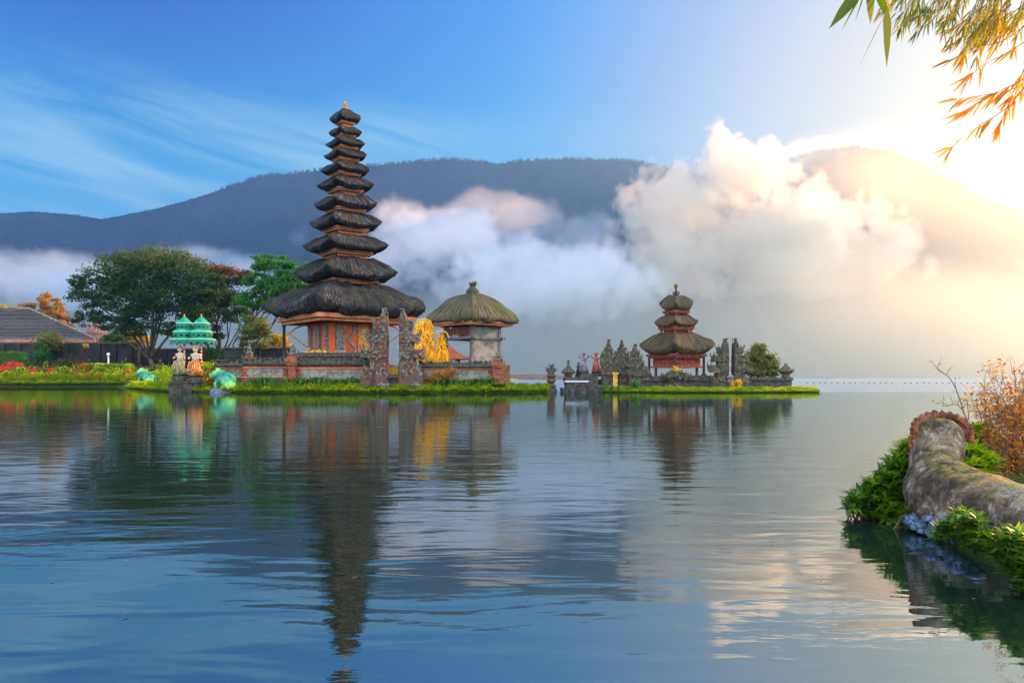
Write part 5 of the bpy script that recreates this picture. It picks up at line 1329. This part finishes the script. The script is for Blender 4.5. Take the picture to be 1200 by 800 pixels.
def boat(px, py, Y, l, label, mat, name='boat'):
    b = P(px, py, Y); b.z = 0; root = empty(name, b); tag(root, label, 'boat')
    mb = MB(); pr = []
    for x, w, zt in ((-1,.08,.40),(-.7,.30,.28),(0,.42,.22),(.7,.30,.28),(1,.08,.42)): pr.append((x*l/2, w*l*.3, zt*l*.35))
    V = []
    for x, w, z in pr: V += [(x,-w,z),(x,-w*.6,-.1),(x,w*.6,-.1),(x,w,z)]
    Fc = [(4*i+j,4*i+(j+1)%4,4*i+4+(j+1)%4,4*i+4+j) for i in range(4) for j in range(4)]+[(0,1,2,3),(19,18,17,16)]
    mb.add(V, Fc); mb.build('hull', mat, root)
    mb = MB(); mb.box((0,0,.10*l), (l*.28,l*.10,.05*l), taper=.8); mb.build('cover', mat, root)
boat(632.5, 449, 100, 1.7, 'low dark covered boat floating left of the water statue', M['post'])
boat(601, 445, 330, 4.2, 'tiny yellow boat in front of the far low shore', M['yellow_cloth'])
t_ = NT('dark_buoy'); bm_ = t_.finish(t_.bsdf((.05,.05,.05), .5))
mb = MB(); mb.ball((0,0,.06), (.13,.13,.13), 8, 6); bm1 = mb.mesh('buoy_mesh'); bm1.materials.append(bm_)
_rr = random.Random(3)
px = 946.0; k = 0
while px < 1170:
    if not (1050 < px < 1060): 
        o = bpy.data.objects.new('buoy', bm1); COL.objects.link(o); q = P(px, 449.2+_rr.uniform(-.2,.2), 142); o.location = (q.x, q.y, 0); tag(o, 'tiny dark float in the line of floats across the bright far water', 'buoy', 'line of floats across the lake')
    px += _rr.uniform(6.2, 8.2)

# ------------------------------------------------------------------ foreground right bank
def near_bank():
    pts = [(2.35,.2),(2.42,2.4),(2.62,3.5),(2.66,4.3),(2.80,5.0),(2.95,5.5),(3.2,5.9),(3.35,6.6),(3.5,7.3),(3.9,7.9),(5.2,8.3),(7.5,8.6)]
    L = [p[:2] for p in dens(pts, 60)]; V = []; n = len(L)
    for d, z in ((0,-.5),(.02,.02),(.12,.10),(.35,.20),(.9,.30),(2.0,.36),(6,.4),(20,.6)):
        for i, (x, y) in enumerate(L):
            dx, dy = (1, -.25) if y < 6 else (.5, -1.0)
            l = math.hypot(dx, dy); V.append((x+dx/l*d, y+dy/l*d*(1 if y > 6 else .3), z+mnoise.noise(Vector((x*3,y*3,d)))*.04*(z > .05)))
    Fc = [(j*n+i, j*n+i+1, (j+1)*n+i+1, (j+1)*n+i) for j in range(7) for i in range(n-1)]
    me = bpy.data.meshes.new('bank'); me.from_pydata(V, [], Fc); me.update()
    tag(link('near_bank_ground', me, M['soil'], smooth=True), kind='structure')
near_bank()
def rot_tube(pts, n_len, n_rad, disp, seed):
    """smooth sweep of (x,y,z,r) control points with stone relief"""
    C = curve_pts(pts, n_len); V = []
    for i, c in enumerate(C):
        p = Vector(c[:3]); d = (Vector(C[min(i+1,n_len)][:3])-Vector(C[max(i-1,0)][:3])).normalized()
        if i == 0: a = d.cross(Vector((0,1,0))).normalized()
        else: a = (a-d*a.dot(d)).normalized()
        b = d.cross(a)
        for j in range(n_rad):
            t = 2*math.pi*j/n_rad; dirn = a*math.cos(t)+b*math.sin(t)
            q = p+dirn*c[3]; nz = mnoise.fractal(q*4.5+Vector((seed,0,0)), 1, 2, 3)*disp+mnoise.noise(q*22)*disp*.18
            V.append(q+dirn*nz)
    Fc = [(i*n_rad+j, i*n_rad+(j+1)%n_rad, (i+1)*n_rad+(j+1)%n_rad, (i+1)*n_rad+j) for i in range(n_len) for j in range(n_rad)]
    Fc += [tuple(range(n_rad))[::-1], tuple(n_len*n_rad+j for j in range(n_rad))]
    return V, Fc, C
def naga():
    t = NT('weathered_concrete'); v = t.coord('Object')
    n1 = t.noise(3.2,7,.66,v,.6); n2 = t.noise(14,6,.68,v); n3 = t.noise(60,3,.7,v); n4 = t.noise(1.5,5,.6,v,.8)
    col = t.mix(t.rng(n1,.38,.62), (.05,.032,.018), (.24,.17,.105)); col = t.mix(t.rng(n2,.50,.62), col, t.mix(t.rng(n1,.4,.6),(.11,.09,.07),(.44,.40,.36)))
    col = t.mix(t.math('MULTIPLY',t.rng(n4,.55,.60),.55), col, (.33,.31,.31)); col = t.mix(t.math('MULTIPLY',t.rng(n3,.55,.7),.5), col, (.03,.028,.026))
    g = t.n('ShaderNodeNewGeometry'); sx = t.n('ShaderNodeSeparateXYZ'); t.t.links.new(g.outputs['Normal'], sx.inputs[0])
    col = t.mix(t.math('MULTIPLY',t.rng(sx.outputs[2],.70,1.0),t.rng(n2,.42,.60)), col, (.26,.20,.03))  # yellow moss on upward faces, with the sunlit rim put into its colour
    h = t.math('ADD', t.math('ADD', n1, t.math('MULTIPLY', n2, .5)), t.math('MULTIPLY', n3, .25))
    vo = t.n('ShaderNodeTexVoronoi'); vo.feature = 'DISTANCE_TO_EDGE'; vo.inputs['Scale'].default_value = 4.5; dv = t.n('ShaderNodeVectorMath', operation='ADD'); t.t.links.new(v, dv.inputs[0]); t.t.links.new(t.noise(6,3,.6,v,out='Color'), dv.inputs[1]); t.t.links.new(dv.outputs[0], vo.inputs['Vector'])
    cr = t.rng(vo.outputs[0], 0.0, .018); col = t.mix(cr, (.02,.015,.012), col); h = t.math('ADD', h, t.math('MULTIPLY', cr, .5))
    stone = t.finish(t.bsdf(col, .85, t.bump(h, .9, .03), spec=.25))
    root = empty('serpent_sculpture', (2.95, 5.3, 0)); tag(root, 'weathered grey stone serpent body curving along the bank with a terracotta crest', 'sculpture'); b = Vector(root.location)
    pts = [(3.22,5.80,.67,.150),(3.20,5.77,.62,.172),(3.15,5.70,.51,.172),(3.09,5.60,.39,.185),(3.05,5.45,.26,.245),(3.03,5.18,.17,.285),(3.06,4.80,.125,.29),(3.09,4.35,.11,.27),(3.10,3.9,.07,.27),(3.15,3.3,.02,.27),(3.3,2.6,.0,.25)]
    V, Fc, C = rot_tube(pts, 120, 64, .028, 2)
    mb = MB(); mb.add([Vector(q)-b for q in V], Fc); o = mb.build('body', stone, root, True)
    # terracotta crest: ruffled tiles round the top rim, running down the left side
    tc = stone_mat('terracotta_crest', (.34,.12,.06), (.12,.04,.025), (.50,.28,.18), 14, None, .7)
    mb = MB(); rnd = random.Random(2); Rm = .188
    top = Vector((3.22,5.82,.70))-b
    ring = []
    for k in range(34):
        u = k/33; a = R(-20)+u*R(235)
        if u < .22: q = (.22-u)/.22; p = top+Vector((Rm*math.cos(R(-20))+.02, -.06, -.02-.10*q))
        else: 
            a = R(-10)+(u-.22)/.78*R(200); p = top+Vector((Rm*math.cos(a)*1.0, -.05+.03*math.sin(a), -.05+.11*math.sin(a)))
        ring.append(p)
    for k in range(12): ring.append(top+Vector((-Rm-.012*math.sin(k*.4)-.004*k, -.05-.006*k, -.07-.028*k)))
    mb.tube(ring, [.021]*len(ring), 7)
    for k, p in enumerate(ring):
        out = (p-(top+Vector((0,0,-.12)))); out.y = 0; out.normalize()
        mb.ball(p+out*(.014+.010*(k%2)), (.02,.028,.014+.006*(k%2)), 6, 5, jit=.4, seed=k)
        mb.ball(p+out*.012+Vector((0,-.035,0)), (.02,.014,.02), 6, 5, jit=.3, seed=k+100)
    mb.build('crest', tc, root)
    mb = MB(); mb.box((.115,-.915,.30), (.012,.004,.010)); 
    return root
naga()
# blue painted stones at its foot
t_ = NT('blue_grey_pebble'); _n = t_.noise(12,5,.65,t_.coord('Object')); M['bluerock'] = t_.finish(t_.bsdf(t_.mix(t_.rng(_n,.4,.6),(.035,.06,.10),(.16,.26,.42)), .7, t_.bump(_n,.7,.02)))
_rr = random.Random(6)
for k in range(42):
    u = _rr.random(); px_ = 1062+u*78; py_ = 606+u*22+_rr.uniform(-7, 9); Y_s = 5.45-u*.75
    r = _rr.uniform(.022,.045); mb = MB(); mb.ball((0,0,0), (r*1.3,r,r*.8), 9, 7, jit=.18, seed=k)
    o = mb.build('stone', M['bluerock'], None, True); q = P(px_, py_, Y_s-.12); o.location = (q.x-.01, q.y-.05, max(q.z,.01)); o.rotation_euler = (0,0,_rr.uniform(0,3)); tag(o, 'bluish grey rounded stone in the pile at the serpent sculpture base', 'stone', 'bluish stones at the sculpture base')

def rosettes(name, label, spots, leaf, mat, seed, cat='shrub', stems=True, nl=9):
    """shrub of leaf rosettes: spots (x,y,z) tips; lanceolate folded leaves"""
    rng = np.random.default_rng(seed); V, Fc, T = [], [], []; b = np.mean(spots, axis=0); b[2] = 0
    for c in spots:
        c = np.array(c)-b; tilt = rng.normal(size=3)*.35; tn = rng.uniform(0,1)
        for k in range(nl):
            a = k*2.4+rng.uniform(0,.5); el = rng.uniform(.1,.9); d = np.array([math.cos(a)*math.cos(el), math.sin(a)*math.cos(el), math.sin(el)])+tilt; d /= np.linalg.norm(d)
            sd = np.cross(d, [0,0,1]); sd /= np.linalg.norm(sd)+1e-6; up = np.cross(sd, d); l = leaf*rng.uniform(.65,1.2); w = l*.17
            p0 = c; m = c+d*l*.45+up*l*.05; tip = c+d*l-up*l*.10*rng.uniform(0,1.6)
            i = len(V); V += [p0, m+sd*w+up*w*.35, tip, m-sd*w+up*w*.35, m]
            Fc += [(i,i+4,i+2,i+1),(i,i+3,i+2,i+4)]; q = tn*.5+rng.uniform(0,.5); T += [q, q*.85]
    root = empty(name, b); tag(root, label, cat)
    foliage_obj('leaves', np.array(V), np.array(Fc), np.array(T), M[mat], root)
    mb = MB(); rnd = random.Random(seed)
    for c in spots[::2] if stems else []:
        c = Vector(c)-Vector(b); g = Vector((c.x*.8+rnd.uniform(-.08,.08), c.y*.85+.05, 0.0)); mb.tube([g, (g+c)/2+Vector((rnd.uniform(-.03,.03),0,.02)), c], [.006,.005,.003], 5)
    if stems: mb.build('stems', M['twig'], root)
    return root
def spots_poly(poly, n, seed, depth, Yf):
    """tips whose photograph positions fill an outline (measured), spread in depth"""
    rnd = random.Random(seed); out = []
    def inside(x, y):
        c = False; j = len(poly)-1
        for i in range(len(poly)):
            xi, yi = poly[i]; xj, yj = poly[j]
            if (yi > y) != (yj > y) and x < (xj-xi)*(y-yi)/(yj-yi)+xi: c = not c
            j = i
        return c
    xs = [p[0] for p in poly]; ys = [p[1] for p in poly]
    while len(out) < n:
        x, y = rnd.uniform(min(xs),max(xs)), rnd.uniform(min(ys),max(ys))
        if inside(x, y):
            q = P(x, y, Yf(x, y)+rnd.uniform(-depth, depth)); out.append((q.x, q.y, max(q.z, .015)))
    return out
rosettes('leafy_shrub', 'bright green leafy shrub spilling into the water left of the stone serpent',
    spots_poly([(990,596),(1000,582),(1030,560),(1052,532),(1060,520),(1078,520),(1082,545),(1072,585),(1062,612),(1040,614),(1010,606)], 420, 1, .15, lambda x, y: 6.0-(y-520)/100*.35+(x-990)/90*.0), .105, 'shrub_leaf', 1)
rosettes('leafy_shrub', 'green leafy creeper below the serpent body at the lower right corner',
    spots_poly([(1098,622),(1130,603),(1148,606),(1150,622),(1165,634),(1178,624),(1200,628),(1215,640),(1215,700),(1196,690),(1180,665),(1150,648),(1120,640),(1095,632)], 300, 2, .08, lambda x, y: 4.45-(x-1095)/110*.75), .075, 'shrub_leaf', 2, stems=False)
rosettes('leafy_shrub', 'yellow-green leafy plants behind the serpent back',
    spots_poly([(1122,552),(1118,535),(1135,520),(1150,528),(1165,540),(1168,560),(1150,562),(1136,556)], 130, 3, .12, lambda x, y: 5.9), .10, 'grass', 3)
rosettes('leafy_shrub', 'small yellow-green leafy plants right behind the terracotta crest',
    spots_poly([(1128,520),(1130,510),(1150,500),(1165,508),(1160,520),(1140,524)], 50, 4, .1, lambda x, y: 6.3), .08, 'grass', 4)
rosettes('leafy_shrub', 'tiny leafy sprig at the foot of the serpent by the blue stones',
    spots_poly([(1058,600),(1068,596),(1080,612),(1070,622),(1055,616)], 30, 5, .04, lambda x, y: 5.3), .07, 'shrub_leaf', 5)
o = MB(); o.ball((0,0,0), (.32,.2,.14), 12, 8, jit=.12, seed=3); o = o.build('rock', M['darkstone'], None, True); o.location = P(1150, 528, 6.6); o.location.z = .42; tag(o, 'grey brown rock behind the stone serpent amid green plants', 'rock')
# dry orange bush with long bare stems
def dry_bush():
    root = empty('dry_bush', (4.05, 6.2, .3)); tag(root, 'dry orange brown bush with bare budded stems behind the stone serpent', 'bush'); b = Vector(root.location)
    rnd = random.Random(12); rng = np.random.default_rng(12); mb = MB(); C = []; T = []
    stems = [((1150,505),(1120,455),(1098,432),.006),((1150,512),(1128,480),(1105,476),.006),((1160,510),(1148,482),(1134,478),.005),((1165,515),(1160,485),(1150,474),.005),
             ((1172,520),(1168,470),(1150,462),.006),((1180,520),(1180,480),(1168,462),.006),((1185,520),(1190,460),(1188,430),.007),((1190,520),(1200,450),(1205,420),.007)]
    for i in range(56):
        x = rnd.uniform(1150, 1290); stems.append(((x, 545), (x+rnd.uniform(-22,14), rnd.uniform(490,520)), (x+rnd.uniform(-40,25), rnd.uniform(432,500)+max(0,1175-x)*.9), .004))
    for p0, p1, p2, r in stems:
        Yq = 6.2+rnd.uniform(-.35,.45); a, m, e = P(*p0, Yq), P(*p1, Yq+rnd.uniform(-.1,.1)), P(*p2, Yq+rnd.uniform(-.15,.15)); a.z = .25
        cp = [Vector(q) for q in curve_pts([a, m, e], 8)]; mb.tube([q-b for q in cp], [r*(1-.07*k) for k in range(9)], 5)
        C.append(e); T.append(.6)
        for k in range(3, 9):
            for _ in range(2 if p2[1] > 440 and r < .0045 else 1):
                if rnd.random() < .75:
                    q = cp[k]; e2 = q+Vector((rnd.uniform(-.10,.10), rnd.uniform(-.08,.08), rnd.uniform(.02,.12))); mb.tube([q-b, e2-b], [r*.5, r*.2], 4)
                    for _ in range(6 if r < .0045 else 2): C.append(e2+Vector((rnd.gauss(0,.03),rnd.gauss(0,.03),rnd.gauss(0,.03)))); T.append(rnd.random())
    mb.build('stems', M['twig'], root)
    # leafy lower mass
    for i in range(7500):
        x = rnd.uniform(1150, 1300); top = 500-max(0, x-1165)*1.0; top = max(440, top)
        y = rnd.uniform(top, 572); q = P(x, y, 6.25+rnd.uniform(-.4,.5)); C.append(q); T.append(rnd.random()*.8)
    C = np.array([tuple(c) for c in C]); V, Fc = leaf_quads(C, rng.uniform(.02,.05,len(C)), rng, .38, up_bias=.3)
    foliage_obj('leaves', V, Fc, np.array(T), M['dry_twig'], root, b)
dry_bush()

# ------------------------------------------------------------------ bamboo over the right corner
def bamboo():
    root = empty('bamboo', (5.4, 5.2, .3)); tag(root, 'overhanging bamboo with narrow green and orange leaves in the upper right corner', 'bamboo'); b = Vector(root.location)
    rnd = random.Random(21); mb = MB(); V, Fc, T = [], [], []
    def leaf(p, d, l, tone, w=.055):
        d = Vector(d).normalized(); sd = d.cross(Vector((rnd.gauss(0,1),rnd.gauss(0,1),rnd.gauss(0,1)))).normalized()*l*w; p = Vector(p)-b
        dr = Vector((0,0,-l*.10))
        i = len(V); V.extend([p, p+d*l*.30+sd, p+d*l*.65+sd*.7+dr*.5, p+d*l+dr, p+d*l*.65-sd*.7+dr*.5, p+d*l*.30-sd]); Fc.append(tuple(range(i,i+6))); T.append(tone+rnd.uniform(-.12,.12))
    # arching culms from the bank
    culm = [[(5.4,5.2,.2),(5.1,4.9,2.2),(4.4,4.4,3.6),(3.3,3.8,3.75),(2.5,3.5,3.3)], [(5.6,5.6,.2),(5.5,5.2,2.6),(4.9,4.9,4.2),(4.0,4.6,4.3),(3.3,4.4,3.6)]]
    for c in culm:
        q = curve_pts(c, 22); mb.tube([Vector(p)-b for p in q], [.030*(1-.036*k) for k in range(23)], 8)
    def sprig(pts, n, l, tone, spread=.5, down=1.0, Yj=.15, endfan=True):
        """pts [(px,py,Y)]: a drooping twig, leaves along it"""
        q = curve_pts([tuple(P(*p)) for p in pts], 14); mb.tube([Vector(p)-b for p in q], [.0028*(1-.05*k) for k in range(15)], 5)
        dirn = (Vector(q[-1])-Vector(q[0])).normalized()
        for k in range(n):
            u = rnd.uniform(.15, 1)*14; i = min(int(u), 13); p = Vector(q[i]).lerp(Vector(q[i+1]), u-i)
            d = dirn*.9+Vector((rnd.gauss(0,spread), rnd.gauss(0,spread*.6), -down*rnd.uniform(.1,.9))); leaf(p, d, l*rnd.uniform(.6,1.15), tone)
        if endfan:
            for k in range(3): leaf(q[-1], dirn+Vector((rnd.gauss(0,.25),0,rnd.gauss(0,.2))), l, tone)
    # large near leaves, upper left of the group
    Yn = 2.3
    def L2(x0, y0, x1, y1, tone, Y=Yn, w=.075):
        a, e = P(x0,y0,Y), P(x1,y1,Y+rnd.uniform(-.08,.08)); leaf(a, e-a, (e-a).length, tone, w)
    for a in ((1012,-14,971,27,.1,.10),(1012,-10,985,34,.2,.03),(1016,-14,1002,20,.15,.13),(1020,-14,1020,24,.2,.10),(1028,-16,1037,14,.15,.16),(1040,12,1005,76,.3,.03),(1040,12,1016,66,.4,.02),(1040,6,1039,72,.35,.075),(1036,-10,1045,16,.5,.05)):
        L2(*a[:4], a[4], w=a[5])
    mb.tube([P(1038,-60,2.5)-b, P(1030,-20,Yn)-b, P(1040,12,Yn)-b], [.004,.003,.002], 5)
    mb.tube([P(1240,-120,2.9)-b, P(1120,-80,2.6)-b, P(1036,-50,2.45)-b, P(1010,-16,Yn)-b], [.010,.007,.005,.002], 6)
    mb.tube([P(1240,-120,2.9)-b, Vector((3.3,3.8,3.75))-b], [.010,.014], 6)
    # dense fine sprays along the top
    for i in range(60):
        x = rnd.uniform(1062, 1215); y = rnd.uniform(-25, 8)+max(0, x-1100)*.10
        dx = rnd.uniform(-34, -4); dy = rnd.uniform(12, 34); Y = rnd.uniform(3.9, 4.8)
        sprig([(x,y-14,Y),(x+dx*.4,y+dy*.35,Y),(x+dx,y+dy,Y)], 11, .085, rnd.uniform(.1,.45)+max(0,(x-1130))*.002, .38, .8)
    for i in range(22):
        x = rnd.uniform(1135, 1215); y = rnd.uniform(10, 40); dx = rnd.uniform(-26,-6); dy = rnd.uniform(10,30); Y = rnd.uniform(3.9,4.6)
        sprig([(x+10,y-8,Y),(x+dx*.4,y+dy*.35,Y),(x+dx,y+dy,Y)], 12, .095, .55, .4, .8)
    for pts, n, t_ in ([(1215,40,4.2),(1180,62,4.2),(1150,78,4.2),(1136,90,4.2)],16,.8), ([(1215,20,4.2),(1175,48,4.2),(1140,56,4.2),(1116,70,4.2)],8,.6), ([(1215,84,4.0),(1190,98,4.0),(1160,112,4.0),(1130,132,4.0)],26,.95), ([(1215,90,4.1),(1185,105,4.1),(1150,112,4.1),(1124,116,4.1)],22,.9), ([(1205,70,4.1),(1196,90,4.1),(1178,130,4.1),(1172,146,4.1)],20,.95), ([(1190,120,4.0),(1160,140,4.0),(1140,150,4.0),(1116,172,4.0)],12,.95), ([(1210,90,4.1),(1205,98,4.1),(1196,108,4.1),(1188,112,4.1)],14,.9):
        sprig(pts, n, .125, t_, .30, .7)
    mb.tube([P(1215,40,4.2)-b, P(1230,-60,4.4)-b, Vector((3.3,4.4,3.6))-b], [.005,.008,.01], 6)
    mb.tube([P(1215,84,4.0)-b, P(1235,0,4.2)-b, P(1230,-60,4.4)-b], [.005,.006,.008], 6)
    mb.tube([P(1062,-40,4.3)-b, P(1140,-40,4.3)-b, P(1230,-60,4.4)-b], [.005,.007,.008], 6)
    mb.build('culm', M['twig'], root)
    me = bpy.data.meshes.new('leaves'); me.from_pydata([tuple(v) for v in V], [], Fc); me.update()
    at = me.attributes.new('tone', 'FLOAT', 'FACE'); at.data.foreach_set('value', np.clip(np.array(T), 0, 1).astype(np.float32))
    link('leaves', me, M['bamboo_leaf'], root)
bamboo()

# drifting leaves on the near water
t_ = NT('fallen_leaf'); lm_ = t_.finish(t_.bsdf((.10,.07,.03), .6))
mb = MB(); mb.add([(-.5,0,.0),(-.2,.16,.06),(.25,.14,.05),(.55,0,.0),(.25,-.14,.05),(-.2,-.16,.06),(0,0,-.02)], [(0,1,6),(1,2,6),(2,3,6),(3,4,6),(4,5,6),(5,0,6)])
lme = mb.mesh('floating_leaf_mesh'); lme.materials.append(lm_); _rr = random.Random(31)
for k in range(34):
    y = 3.3*math.exp(_rr.uniform(0, 2.0)); x = y*_rr.uniform(-.62, .42)
    o = bpy.data.objects.new('floating_leaf', lme); COL.objects.link(o); o.location = (x, y, .012); s_ = _rr.uniform(.02,.04)*(1+y*.03); o.scale = (s_,s_,s_); o.rotation_euler = (0,0,_rr.uniform(0,6)); tag(o, 'tiny brown leaf drifting on the open water', 'leaf', 'leaves drifting on the lake')
